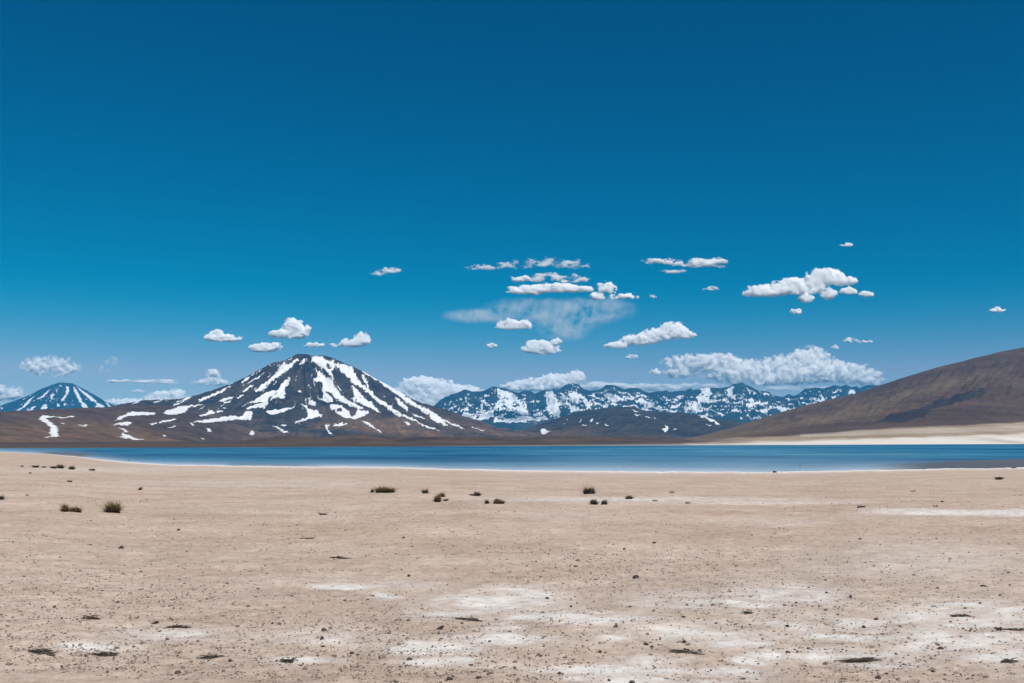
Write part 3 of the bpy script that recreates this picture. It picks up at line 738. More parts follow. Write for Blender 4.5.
def cloud(puffs, label, veil=False, soft=.35, cover=1.0, rag=.5, dist=None, seed=1, freq=.16, group="fair weather clouds above the mountains", flat=.6, stretch=1.0):
    p = np.asarray(puffs, float)
    cyy = (p[:, 1] * p[:, 2]).sum() / p[:, 2].sum()
    Y = dist or float(np.clip(2200 / ((HZ - cyy) / F), 9000, 52000))
    if dist is None and Y > 30000: Y = 33500.0
    m = 7
    x0, x1 = (p[:, 0] - p[:, 2]).min() - m, (p[:, 0] + p[:, 2]).max() + m
    y0, y1 = (p[:, 1] - p[:, 3]).min() - m, (p[:, 1] + p[:, 3]).max() + m
    st = .4 if (x1 - x0) < 120 else .6
    gx = np.arange(x0, x1, st); gy = np.arange(y0, y1, st)
    X, Yp = np.meshgrid(gx, gy, indexing='ij')
    sx = X * freq / stretch; sy = Yp * freq
    wx = X + 5.5 * rag * fbm(sx * 1.1, sy * 1.1, 4, seed, .5) * stretch; wy = Yp + 4.2 * rag * fbm(sx * 1.1 + 31, sy * 1.1, 5, seed + 9, .6) * np.where(Yp > cyy, .45, 1)
    q = np.ones_like(X)
    for (a, b, rx, ry) in p:
        dy = (wy - b); ryy = np.where(dy > 0, ry * flat, ry)
        f_ = np.clip(1.25 - ((wx - a) / rx) ** 2 - (dy / ryy) ** 2, 0, 1)
        q *= 1 - f_ * .97
    f_ = 1 - q
    base_f = np.clip(f_, 0, 1)
    f_ = f_ + rag * .9 * fbm(sx * 1.2, sy * 1.6, 4, seed + 3, .55) * sstep(0, .25, f_) - .16
    if veil:
        wv = 9 * fbm(X * .03, Yp * .05, 3, seed)
        sk = .50 + .75 * fbm((X + wv) * .035, (Yp + wv * .5) * .055, 5, seed + 1, .6) + .30 * fbm((X + .5 * wv) * .16 + Yp * .05, Yp * .03, 3, seed + 2, .6)
        f_ = base_f ** 2.1 * np.clip(sk, 0.0, 1.4) * .85
    edge = np.minimum(np.minimum(X - x0, x1 - st - X), np.minimum(Yp - y0, y1 - st - Yp))
    f_ = np.where(edge < 1.2, -1, f_)
    bump = .9 + .22 * fbm(sx * 1.6, sy * 1.6, 4, seed + 6, .5)
    k = Y / F
    depth = .34 * np.sqrt(p[:, 2].max() * p[:, 3].max()) * k
    t = np.where(f_ > 0, (f_ if veil else base_f ** .75) * depth * np.clip(bump, .2, 2), 0)
    t = t * (1 if veil else sstep(0, soft * 1.5, f_))
    pos = t > 0
    # faces whose corners touch the cloud
    quad = pos[:-1, :-1] | pos[1:, :-1] | pos[:-1, 1:] | pos[1:, 1:]
    need = np.zeros_like(pos); need[:-1, :-1] |= quad; need[1:, :-1] |= quad; need[:-1, 1:] |= quad; need[1:, 1:] |= quad
    idf = np.full(pos.shape, -1); idf[need] = np.arange(need.sum())
    idb = idf.copy(); both = need & pos; idb[both] = need.sum() + np.arange(both.sum())
    wX = (X - CX) * k; wZ = EYE - (Yp - HZ) * k
    c0 = np.array([((p[:, 0].mean()) - CX) * k, Y, EYE - (cyy - HZ) * k])
    vf = np.stack([wX, Y - t, wZ], -1)[need]; vb = np.stack([wX, Y + t, wZ], -1)[both]
    ii, jj = np.nonzero(quad)
    fa = np.stack([idf[ii, jj], idf[ii + 1, jj], idf[ii + 1, jj + 1], idf[ii, jj + 1]], -1)
    fb = np.stack([idb[ii, jj], idb[ii, jj + 1], idb[ii + 1, jj + 1], idb[ii + 1, jj]], -1)
    o = mesh_obj("cloud", np.vstack([vf, vb]) - c0, np.vstack([fa[:, ::-1], fb[:, ::-1]]), cloud_mat((9.0 if veil else 34.0) * CT(cover) / (2 * depth), k, seed % 97, rag, stretch, veil), None, smooth=False)
    o.location = c0
    return tag(o, label, "cloud", group)


CT = lambda c: c ** 2.2
TINY = "tiny cloud shreds high above the lake"
CL_LIST = [
    ([(214, 338, 10, 6), (227, 339, 15, 5), (217, 334, 7, 5)], "small white puff cloud left of the volcano, leftmost of the four beside its summit", {}),
    ([(290, 335, 20, 6.5), (293, 326, 11, 8), (277, 334, 9, 4), (303, 331, 8, 7)], "peaked white cloud floating just above left of the big volcano's summit, tallest there", {}),
    ([(264, 349, 17, 5.5), (258, 347, 9, 4), (273, 347, 9, 4)], "low flat white puff under the peaked cloud, between it and the volcano's left slope", {}),
    ([(315, 345.5, 10, 3), (311, 345, 6, 3)], "thin little white cloud directly over the snowy summit of the big volcano", {}),
    ([(352, 344, 14, 5.5), (362, 340, 9, 8)], "white cloud with rounded right top, just right of the volcano's summit", {}),
    ([(333.5, 346, 4, 2)], "tiny white shred between the thin cloud over the summit and the rounded one", dict(cover=.8)),
    ([(378, 274, 9, 2.4), (389, 271, 13, 4)], "faint blurry wisp alone in the blue above right of the volcano", dict(soft=.9, cover=.55)),
    ([(50, 367, 30, 12), (36, 366, 18, 9), (66, 369, 16, 9)], "blurry pale cloud hanging right over the far blue snow cone", dict(soft=1.3, cover=.8, rag=.6, flat=.9)),
    ([(112, 362, 9, 8), (104, 370, 7, 7)], "very faint curl of vapour right of the blurry cloud over the blue cone", dict(soft=1.2, cover=.32)),
    ([(130, 381.5, 26, 2.4), (165, 382, 30, 2.8)], "thin straight white streak low in the sky between the two volcanoes", dict(soft=.9, cover=.8, stretch=3)),
    ([(212, 383, 22, 5), (213, 377, 9, 10)], "soft pale cloud touching the upper left slope of the big volcano", dict(soft=1.0, cover=.85)),
    ([(4, 395, 24, 10), (-14, 393, 20, 12)], "pale cloud bank behind the left foot of the far blue cone", dict(soft=.8, cover=.95)),
    ([(165, 399, 24, 9), (176, 396, 12, 8), (128, 404, 46, 6), (190, 403, 30, 6)], "low cream cloud behind the brown hill, between the blue cone and the volcano", dict(soft=.8, cover=1.0)),
    ([(136, 391, 6, 1.6), (141, 391.5, 4, 1.4)], "small white fleck above the low cream cloud between the two volcanoes", dict(cover=.6)),
    ([(420, 387, 24, 11), (440, 388, 20, 9), (458, 394, 34, 9), (412, 402, 44, 14), (450, 404, 40, 10)], "big white cloud bank rising between the volcano's right slope and the snowy range", dict(soft=.3)),
    ([(545, 386, 40, 9), (575, 379, 11, 9), (558, 381, 22, 8), (520, 388, 24, 5)], "broad white cloud behind the left peaks of the snowy range", dict(soft=.4)),
    ([(640, 388, 60, 5), (600, 387, 40, 5.5), (690, 387, 60, 4)], "thin pale cloud band lying along the middle of the snowy range's crest", dict(soft=1.0, cover=.75, stretch=2)),
    ([(480, 267.5, 22, 2.4), (465, 269, 6, 2), (520, 264.5, 25, 4.5), (546, 262, 22, 5.5), (566, 264, 17, 5), (581, 267, 10, 3)], "ragged thin topmost layer of the stacked cloud above the snowy range", dict(soft=.9, cover=.75, rag=.85, stretch=2, flat=.9)),
    ([(525, 279, 19, 3.5), (548, 277, 26, 4.5), (573, 279, 17, 4)], "middle ragged strip of the stacked cloud above the snowy range", dict(soft=.6, cover=.9, rag=.8, stretch=2, flat=.9)),
    ([(528, 291, 22, 6.5), (558, 289, 28, 6.5), (582, 290, 12, 4)], "bright lower layer of the stacked cloud above the snowy range", dict(soft=.4, rag=.55, stretch=1.8)),
    ([(606, 289, 10, 7.5), (597, 297, 9, 5), (622, 297, 16, 3.6)], "bright tufted cloud at the right end of the stacked layers", dict(soft=.4, rag=.6)),
    ([(480, 316, 40, 8), (525, 310, 45, 13), (570, 314, 45, 17), (600, 310, 40, 14), (565, 328, 30, 14)], "faint veil of falling vapour hanging beneath the stacked cloud", dict(soft=.5, cover=.40, rag=.25, flat=1.0, freq=.1, veil=True)),
    ([(514, 327, 20, 4.5), (510, 323.5, 12, 5), (525, 324, 8, 4.5)], "small white loaf-shaped cloud below the left part of the vapour veil", {}),
    ([(541, 350, 21, 7), (538, 345, 14, 5.5), (556, 342, 7, 4)], "small white cloud with a tuft on its right, lowest under the vapour veil", {}),
    ([(491.5, 346, 5.5, 3)], "tiny white puff alone left of the small tufted cloud", dict(cover=.85)),
    ([(617, 346, 13, 4.5), (640, 341, 21, 7), (660, 336, 22, 8), (672, 330, 14, 9), (685, 335, 11, 7)], "white cloud rising to the right like a ramp, above the middle of the range", {}),
    ([(631.5, 357, 6, 3.2)], "tiny round puff right under the ramp-shaped white cloud", dict(cover=.7)),
    ([(655, 372.5, 6.5, 3)], "tiny white puff left of the long cloud bank over the range", {}),
    ([(668, 262, 26, 3), (700, 264, 26, 6), (720, 263, 9, 7)], "feathery fish-shaped wisp high above the ramp-shaped cloud", dict(soft=.8, cover=.85, rag=.7, stretch=2)),
    ([(673, 272, 13, 3)], "thin shred just under the feathery fish-shaped wisp", dict(soft=.9, cover=.6, stretch=2)),
    ([(768, 292, 24, 8), (754, 294, 12, 4), (800, 288, 30, 11), (825, 278, 20, 10), (842, 282, 16, 6), (828, 295, 9, 8), (806, 299, 8, 6)], "big bright lumpy cloud highest above the bare hill's left end", dict(soft=.3)),
    ([(866, 294.5, 7.5, 4.5)], "small round puff off the right end of the big lumpy cloud", {}),
    ([(848, 292, 10, 4.5)], "small white scrap tucked between the big lumpy cloud and the round puff", {}),
    ([(796, 312, 6.5, 3)], "tiny white scrap right below the big lumpy cloud", {}),
    ([(851, 340.5, 7, 4), (864, 342, 9, 2)], "small pale cloud with a thin tail, above the right end of the long bank", dict(soft=.6, cover=.8)),
    ([(835, 347.5, 3.5, 2.6)], "tiny faint speck left of the small pale tailed cloud", dict(cover=.7)),
    ([(690, 362, 30, 9), (720, 359, 22, 7), (679, 373, 16, 6), (740, 371, 48, 13), (800, 366, 46, 14), (810, 355, 19, 10), (840, 373, 36, 12), (868, 378, 18, 9), (775, 378, 60, 9)], "long heaped white cloud bank above the right half of the snowy range", dict(soft=.9, rag=.6, flat=.95, dist=42000)),
    ([(800, 389, 70, 4), (840, 390, 40, 4)], "faint whitish strip beneath the long heaped bank, on the range's right crest", dict(soft=1.0, cover=.5, stretch=2)),
    ([(997, 310.5, 8, 3.5)], "small lone white puff far right above the bare hill", {}),
    ([(848, 245, 5, 3), (843, 245.5, 3, 1.5)], "tiny white flecks highest in the sky over the bare hill", dict(cover=.75)),
    ([(711, 289, 11, 2.2)], "thin faint dash of cloud below the fish-shaped wisp", dict(soft=.9, cover=.6)),
    ([(653.5, 297, 4, 2.4)], "tiny white fleck right of the stacked cloud's tufted end", dict(cover=.7)),
]
for n_, (pf, lab, kw) in enumerate(CL_LIST):
    cloud(pf, lab, seed=200 + n_ * 11, **kw)

# ------------------------------------------------------------------ desert plants, stones, birds
def gz(x, y): return float(ground_z(np.array([x]), np.array([y]))[0][0])


def on_ground(px, py):
    """the beach point seen at that column and row"""
    u = (px - CX) / F
    d = np.geomspace(6, 900, 4000)
    z, *_ = ground_z(u * d, d)
    row = HZ + (EYE - z) * F / d
    k = int(np.argmax(row < py))
    return float(u * d[k]), float(d[k]), float(z[k])


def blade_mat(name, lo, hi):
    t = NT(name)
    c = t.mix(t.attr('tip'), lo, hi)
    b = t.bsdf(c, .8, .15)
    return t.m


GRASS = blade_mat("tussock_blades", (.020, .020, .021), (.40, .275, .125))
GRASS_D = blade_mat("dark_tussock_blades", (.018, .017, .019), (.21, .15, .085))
TWIG = blade_mat("dead_twigs", (.028, .024, .023), (.10, .078, .06))


def tussock_mesh(name, w_, h_, nb, mat, rs, lean=0.0, lumps=1, blade=None):
    """stiff blades fanning out of one or more crowns that sit side by side"""
    V, Fc, T = [], [], []
    crowns = [(rs.uniform(-.34, .34) * w_ if lumps > 1 else 0, rs.uniform(-.2, .2) * w_, rs.uniform(.6, 1.0) if lumps > 1 else 1) for _ in range(lumps)]
    bw = blade or max(.006, w_ * .014)
    for _ in range(nb):
        cx_, cy_, hs_ = crowns[rs.randint(lumps)]
        az = rs.uniform(0, 2 * math.pi); sp = abs(rs.normal(0, .62))
        sp = min(sp, 1.25) if rs.rand() < .62 else rs.uniform(.75, 1.38)
        L = (h_ * rs.uniform(.45, 1.15) if sp < .7 else max(h_ * .8, w_ * .5) * rs.uniform(.5, 1.1)) * hs_
        r0 = w_ * (.22 / lumps ** .5) * math.sqrt(rs.rand())
        bx, by = cx_ + r0 * math.cos(az), cy_ + r0 * math.sin(az)
        maxr = w_ * (.42 / lumps ** .5)
        hor = min(L * math.sin(sp), maxr); ver = L * math.cos(sp)
        dx, dy = math.cos(az), math.sin(az)
        ta = rs.uniform(0, math.pi); tx, ty = math.cos(ta) * bw, math.sin(ta) * bw
        b0 = len(V)
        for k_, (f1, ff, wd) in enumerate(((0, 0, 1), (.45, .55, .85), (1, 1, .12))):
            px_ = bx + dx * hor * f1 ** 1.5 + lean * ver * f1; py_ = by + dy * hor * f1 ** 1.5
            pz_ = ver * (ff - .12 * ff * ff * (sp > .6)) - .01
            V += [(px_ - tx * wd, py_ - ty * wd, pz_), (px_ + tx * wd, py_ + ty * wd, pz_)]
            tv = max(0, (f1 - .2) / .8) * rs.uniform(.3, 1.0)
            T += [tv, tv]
        Fc += [(b0, b0 + 1, b0 + 3, b0 + 2), (b0 + 2, b0 + 3, b0 + 5, b0 + 4)]
    return V, Fc, T


def mound_mesh(w_, h_, rs, n=14, m=7):
    """the dense dark heart of a tussock"""
    V, Fc = [], []
    ph = rs.rand(6) * 6.28
    for j in range(m):
        f1 = j / (m - 1)
        for i_ in range(n):
            a = i_ / n * 2 * math.pi
            rr = w_ * .5 * math.cos(f1 * 1.5) * (1 + .18 * math.sin(3 * a + ph[0]) + .1 * math.sin(5 * a + ph[1] + 3 * f1))
            V.append((rr * math.cos(a), rr * .8 * math.sin(a), h_ * math.sin(f1 * 1.5) * (1 + .15 * math.sin(2 * a + ph[2])) - .02))
    for j in range(m - 1):
        for i_ in range(n):
            i2 = (i_ + 1) % n
            Fc.append((j * n + i_, j * n + i2, (j + 1) * n + i2, (j + 1) * n + i_))
    return V, Fc


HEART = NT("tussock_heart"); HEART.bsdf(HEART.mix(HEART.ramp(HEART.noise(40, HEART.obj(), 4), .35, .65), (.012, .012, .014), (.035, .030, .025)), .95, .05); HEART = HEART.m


def grass_clump(px, py, wpx, hpx_, label, group, dark=False, lumps=1, lean=0.0, nb=None, seed=0, name="grass_tussock", cat="grass clump"):
    rs = np.random.RandomState(1000 + seed)
    x, y, z = on_ground(px, py)
    k = y / F
    W, H_ = wpx * 1.18 * k, hpx_ * .9 * k
    e = bpy.data.objects.new(name, None); col.objects.link(e); e.location = (x, y, z)
    e.empty_display_size = .2
    tag(e, label, cat, group)
    nb = nb or int(np.clip(wpx * 32, 120, 700))
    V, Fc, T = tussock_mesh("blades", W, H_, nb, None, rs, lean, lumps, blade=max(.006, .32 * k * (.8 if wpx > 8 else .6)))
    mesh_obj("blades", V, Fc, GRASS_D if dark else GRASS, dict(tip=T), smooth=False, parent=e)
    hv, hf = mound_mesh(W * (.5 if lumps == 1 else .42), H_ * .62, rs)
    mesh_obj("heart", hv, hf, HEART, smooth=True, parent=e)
    return e


GT = "grass tussocks scattered over the beach"
n = 0
CLUMPS = [
    (66, 511.5, 9, 10, "upright left half of the leaning pair of dark tussocks, near left", dict(lean=-.15)),
    (77, 512, 16, 8, "low wide dark tussock with golden right tips, right half of the near left pair", dict(lean=.25, lumps=3)),
    (112.5, 512.5, 21, 13.5, "big round dark tussock with golden tips, largest on the left, standing alone", {}),
    (372.5, 492.5, 4, 5, "small dark tuft at the left end of the wide low tussock in mid beach", dict(dark=True)),
    (385, 492.5, 21, 9, "wide low dark tussock left of centre, with blades swept right", dict(lumps=3, lean=.15)),
    (425, 493.5, 9, 6, "small sparse brown tussock behind and left of the dark narrow one near centre", dict(nb=130, dark=True)),
    (437.5, 502, 9.5, 9.5, "narrow dense dark tussock left of centre with a small sprig at its foot", {}),
    (441.5, 497, 9, 6, "thin bushy tuft rising right behind the narrow dense tussock", dict(nb=160, dark=True)),
    (445, 501, 6, 3, "tiny leaning sprig at the right foot of the narrow dense tussock", dict(lean=.8, dark=True)),
    (477, 496, 9, 5.5, "small dark tussock just left of centre, with a low tail on its left", dict(dark=True)),
    (471.5, 495.5, 5, 2, "flat brown tuft touching the left of the small dark central tussock", dict(dark=True)),
    (487, 503.5, 5.5, 5.5, "small round dark tuft left of the jagged tussock at the centre", dict(dark=True)),
    (497, 503.5, 14, 8.5, "jagged dark tussock at the centre, tallest of its row", dict(lumps=2)),
    (590, 494, 12, 10, "ragged slanting dark tussock right of centre, behind the low pair", dict(lumps=3, dark=True)),
    (594, 504.5, 10, 6.5, "low dark tussock on the pale track, left one of a pair", dict(dark=True)),
    (603, 504.5, 9, 7, "sparse forked tussock on the pale track, right one of a pair", dict(dark=True, nb=90, lumps=2)),
    (629, 499, 9, 4.5, "small flat spiky tuft on the pale track right of the forked tussock", dict(dark=True)),
    (1.5, 499.5, 8, 6, "dark tussock cut by the left edge of the photo", dict(dark=True)),
    (140, 490, 5, 4, "small dark leaning tuft behind the big round tussock on the left", dict(dark=True, lean=.4)),
    (322.5, 515, 11, 2.6, "flat dry brownish tuft lying alone between the left and middle tussocks", dict(dark=True, nb=90)),
    (22, 466.8, 3.5, 1.8, "tiny shrub leftmost in the far row by the water on the left", dict(dark=True)),
    (36, 467.4, 7.5, 2.6, "dark low shrub second in the far row near the water, left", dict(dark=True)),
    (43.5, 467.6, 5, 1.6, "thin flat shrub joined to the right of the second one in the far row", dict(dark=True)),
    (53, 468.4, 8, 2.6, "flat shrub at the left foot of the peaked shrub in the far row", dict(dark=True)),
    (60, 468.4, 9, 5, "peaked dark shrub, middle of the far row by the water", dict(dark=True)),
    (72, 469.4, 8, 4.4, "rounded dark shrub right of the peaked one in the far row", dict(dark=True)),
    (92.5, 470.6, 8, 3, "pale brown low shrub, last on the right of the far row", dict(dark=True, nb=80)),
    (30, 473.5, 3, 1.8, "tiny tuft in front of the far row of shrubs", dict(dark=True)),
    (70, 481.8, 6, 1.6, "flat dark tuft between the far row of shrubs and the near pair", dict(dark=True)),
    (27, 495.5, 3.5, 1.8, "faint tiny tuft right of the tussock at the left edge", dict(dark=True)),
    (998, 479.5, 9, 3, "small dark flat tuft at the far right near the muddy water", dict(dark=True)),
    (672, 492.8, 7, 2, "thin dry tuft right of centre beyond the pale track", dict(dark=True, nb=60)),
    (655, 501.2, 8, 1.4, "dry flat tuft lying along the pale track right of the spiky one", dict(dark=True, nb=60)),
    (688, 503.5, 8, 1.6, "dry flat tuft farthest right along the pale track", dict(dark=True, nb=60)),
    (942, 502, 4, 2.2, "tiny reddish-dark tuft above the white salt strip on the right", dict(dark=True, nb=60)),
    (936, 506.5, 6, 1.6, "low dry tuft touching the top of the white salt strip", dict(dark=True, nb=60)),
    (860, 507.5, 14, 2, "reddish dry mat of plants at the left tip of the white salt strip", dict(dark=True, nb=110, lumps=3)),
    (913, 491.5, 6, 1.4, "thin dry tuft on the stony beach above the salt strip", dict(dark=True, nb=60)),
]
for (px, py, wp, hp, lab, kw) in CLUMPS:
    n += 1
    grass_clump(px, py, wp, hp, lab, GT, seed=n, **kw)

# dead plants lying flat on the foreground
DEAD = [
    (177, 628, 26, 4.5, "dark heap of dead plant stalks lying on sand, foreground left, largest of its kind"),
    (156, 624, 9, 2.5, "small dead sprig off the left end of the dark heap of stalks"),
    (107, 656, 30, 4.5, "dead plant mat lying along the lower edge of the left white salt patch"),
    (39, 653.5, 30, 2.2, "thin line of dead twigs off the left tip of the left white salt patch"),
    (93, 618.5, 18, 1.8, "thin dark twig lying flat up left of the heap of stalks"),
    (208, 658.5, 22, 2, "thin dead twigs on bare sand right of the left salt patch"),
    (291, 661.5, 18, 3.4, "compact dark dead clump on the faint salt stain, lower left of centre"),
    (684, 653, 28, 5, "largest dark dead plant on the pale foreground crust, right of centre"),
    (684, 643, 7, 2.4, "small dead scrap just above the largest dead plant on the crust"),
    (646, 645.5, 7, 3, "small dark knot of twigs up left of the largest dead plant on the crust"),
    (466, 620, 26, 3, "spread dead twigs above the white foreground salt, near the middle"),
    (441.5, 629, 8, 2.6, "small dark knot of twigs under the spread twigs, near the middle"),
    (996, 630, 12, 1.8, "short dark twig on white crust, left of the long one at the photo's right"),
    (1016, 630.5, 22, 2.2, "long dark twig on white crust cut by the photo's right edge"),
    (748, 613.5, 12, 1.6, "thin dark stick lying on pinkish sand, right of centre"),
    (1012, 662.5, 24, 2, "dead twigs on the lower right crust at the photo's edge"),
    (860, 661, 44, 3, "spread of thin dead twigs across the lower right crust"),
    (960, 616.5, 16, 1.5, "fine dead stems over the large white stain on the right"),
    (340, 559, 18, 1.8, "flat dead sprig in the middle distance left of centre"),
    (306, 538.8, 14, 1.4, "thin flat dead sprig farthest back left of centre"),
]


def dead_plant(px, py, wpx, hpx_, label, seed):
    rs = np.random.RandomState(4000 + seed)
    x, y, z = on_ground(px, py)
    k = y / F; W = wpx * k; H_ = max(.02, hpx_ * k * .35); DPT = max(.12, hpx_ * k * y / EYE * .5)
    V, Fc, T = [], [], []
    knots = [(rs.uniform(-.33, .33) * W, rs.uniform(-.3, .3) * DPT, rs.uniform(.25, 1)) for _ in range(max(2, int(wpx / 5)))]
    for _ in range(int(26 + wpx * 1.7)):
        kx, ky, ks = knots[rs.randint(len(knots))]
        bx = kx + rs.normal(0, .10) * W * ks; by = ky + rs.normal(0, .2) * DPT * ks
        bx = max(-W * .36, min(W * .36, bx))
        L = rs.uniform(.10, .38) * W; az = rs.normal(0, .35) + (math.pi if rs.rand() < .5 else 0)
        zz = H_ * abs(rs.normal(0, .55)) * math.exp(-(bx / (W * .4)) ** 2); rise = rs.uniform(-.2, .5) * H_
        dx, dy = math.cos(az) * L, math.sin(az) * L
        nx, ny = -math.sin(az), math.cos(az); r_ = rs.uniform(.0015, .004) * (.5 + y / 12)
        b0 = len(V); tv = rs.rand() ** 2
        for f1, rr in ((0, r_), (1, r_ * .4)):
            cx_, cy_, cz_ = bx + dx * f1, by + dy * f1, zz + rise * f1
            gl = gz(x + cx_, y + cy_) - z
            cz_ += gl
            V += [(cx_ + nx * rr, cy_ + ny * rr, cz_), (cx_, cy_, cz_ + rr * 1.6), (cx_ - nx * rr, cy_ - ny * rr, cz_), (cx_, cy_, cz_ - rr)]
            T += [tv] * 4
        for s_ in range(4):
            Fc.append((b0 + s_, b0 + (s_ + 1) % 4, b0 + 4 + (s_ + 1) % 4, b0 + 4 + s_))
    o = mesh_obj("dead_plant", V, Fc, TWIG, dict(tip=T), smooth=False)
    o.location = (x, y, z)
    tag(o, label, "dead plant", "dead plants lying on the sand")


for k_, d_ in enumerate(DEAD): dead_plant(*d_, k_)

# stones
STONE = NT("dark_stone"); STONE.bsdf(STONE.mix(STONE.ramp(STONE.noise(25, STONE.obj(), 5), .3, .7), (.030, .027, .028), (.085, .07, .062)), .9, .2); STONE = STONE.m
_t = (1 + 5 ** .5) / 2
ICO_V = np.array([(-1, _t, 0), (1, _t, 0), (-1, -_t, 0), (1, -_t, 0), (0, -1, _t), (0, 1, _t), (0, -1, -_t), (0, 1, -_t), (_t, 0, -1), (_t, 0, 1), (-_t, 0, -1), (-_t, 0, 1)]) / math.sqrt(1 + _t * _t)
ICO_F = np.array([(0, 11, 5), (0, 5, 1), (0, 1, 7), (0, 7, 10), (0, 10, 11), (1, 5, 9), (5, 11, 4), (11, 10, 2), (10, 7, 6), (7, 1, 8), (3, 9, 4), (3, 4, 2), (3, 2, 6), (3, 6, 8), (3, 8, 9), (4, 9, 5), (2, 4, 11), (6, 2, 10), (8, 6, 7), (9, 8, 1)])


def subdiv(v, f):
    v = [tuple(a) for a in v]; cache = {}; out = []

    def mid(a, b):
        key = (min(a, b), max(a, b))
        if key not in cache:
            m_ = (np.array(v[a]) + np.array(v[b])) / 2; v.append(tuple(m_ / np.linalg.norm(m_))); cache[key] = len(v) - 1
        return cache[key]
    for a, b, c in f:
        x, y, z = mid(a, b), mid(b, c), mid(c, a)
        out += [(a, x, z), (b, y, x), (c, z, y), (x, y, z)]
    return np.array(v), np.array(out)


S_V, S_F = subdiv(*subdiv(ICO_V, ICO_F))
STONES = [
    (324, 631, 5, 3.4, "dark stone pair's upper stone, left of the white salt near the middle"), (322.5, 639.5, 4.5, 3.6, "dark stone pair's lower stone, left of the white salt near the middle"),
    (121, 548.5, 6, 3.2, "dark lone stone on the left beach, in front of the big round tussock"), (178.5, 530.5, 3.4, 2.2, "small dark stone on the left, behind the lone dark stone"),
    (636, 578.5, 7, 4, "largest dark stone at the near edge of the pebbly field, right of centre"), (876, 620, 4.5, 2.6, "dark stone on the right pale crust, upper of a close pair"),
    (864, 628, 4.5, 2.8, "dark stone on the right pale crust, lower of a close pair"), (826.5, 593.5, 3.6, 2.4, "small dark stone at the top edge of the right pale crust"),
    (850.5, 598, 3.6, 3, "small dark stone right of the one at the crust's top edge"), (982.5, 586.5, 6, 2, "flat dark stone on plain sand at the far right"),
    (785, 606, 4, 1.8, "flat small stone at the left part of the right pale crust"), (878, 678.5, 6, 3.6, "dark stone at the photo's bottom, right of centre"),
    (787.5, 627, 4, 2.6, "small dark stone on pale crust below the flat small stone"), (788, 653, 4.5, 2.6, "small dark stone right of the bright white crust spot"),
    (409.5, 660, 6.5, 2.6, "dark flat stone on white salt, left of the bottom middle"), (450, 679.5, 6.5, 3, "dark stone nearest the photo's bottom, left of the middle"),
    (479, 678.5, 6, 2.6, "dark flat stone at the bottom, right beside the nearest one"), (471, 665.5, 5, 1.8, "small flat stone lying on the white salt near the bottom middle"),
    (352, 654, 5, 2.8, "dark stone on faint salt left of the large white patch"), (403.5, 538.5, 3.2, 2, "tiny dark stone on the smooth middle beach"),
    (654.5, 543.5, 4, 2.2, "dark stone at the back of the pebbly field"), (860, 539.5, 3.4, 2, "small dark stone alone on the right middle beach"),
    (177.5, 673.5, 6, 3.2, "dark stone near the bottom left, below the dead twigs"), (230, 662, 4, 3.2, "dark stone right of the thin dead twigs, bottom left"),
    (559.5, 674, 5, 2.6, "dark stone beside the small bright salt oval, bottom centre"), (600, 652.5, 4, 2.6, "small dark stone on tan sand, left of the largest dead plant"),
    (632, 683, 6, 3, "dark stone cut by the bottom edge, centre right"), (940.5, 649.5, 6, 3, "dark stone on the white stain's lower edge, right"),
    (933, 672, 3.6, 2.6, "small dark stone near the bottom right"), (409, 576.5, 3.6, 2.6, "small dark stone up right of the thin white salt streak"),
    (683.5, 617.5, 4.6, 2.4, "dark stone on pale crust above the small dead scrap"), (624, 550, 2.6, 2, "tiny dark stone in the middle of the pebbly field"),
    (775, 472.6, 5, 2.4, "dark low rock sitting on the white rim of the lake, right of centre"), (1014, 468.2, 5, 1.2, "low dark rock at the muddy water's edge, far right"),
    (924, 469.2, 3, 1, "tiny dark rock on the shore left of the far right one"),
]


def stone(px, py, wpx, hpx_, label, seed):
    rs = np.random.RandomState(7000 + seed)
    x, y, z = on_ground(px, py)
    k = y / F; W, H_ = wpx * k, hpx_ * k
    v = S_V.copy()
    d = 1 + .22 * noise(v[:, 0] * 1.3 + seed, v[:, 1] * 1.3 + v[:, 2], 3) + .16 * noise(v[:, 0] * 2.7 + seed * 3, v[:, 2] * 2.7 - v[:, 1] * 2, 4)
    for _ in range(5):
        nrm = rs.normal(size=3); nrm /= np.linalg.norm(nrm); h = rs.uniform(.62, .85)
        pr = v @ nrm
        d = np.where(pr > h, d * h / pr, d)
    v = v * d[:, None]
    a = rs.uniform(0, 6.28); ca, sa = math.cos(a), math.sin(a)
    v = np.stack([v[:, 0] * ca - v[:, 1] * sa, v[:, 0] * sa + v[:, 1] * ca, v[:, 2]], -1)
    v = v * np.array([W / 2, W * .42, H_ * .62]) + np.array([0, 0, H_ * .28])
    o = mesh_obj("stone", v, S_F, STONE, smooth=False)
    o.location = (x, y, z)
    tag(o, label, "stone", "dark stones on the beach")


for k_, s_ in enumerate(STONES): stone(*s_, k_)

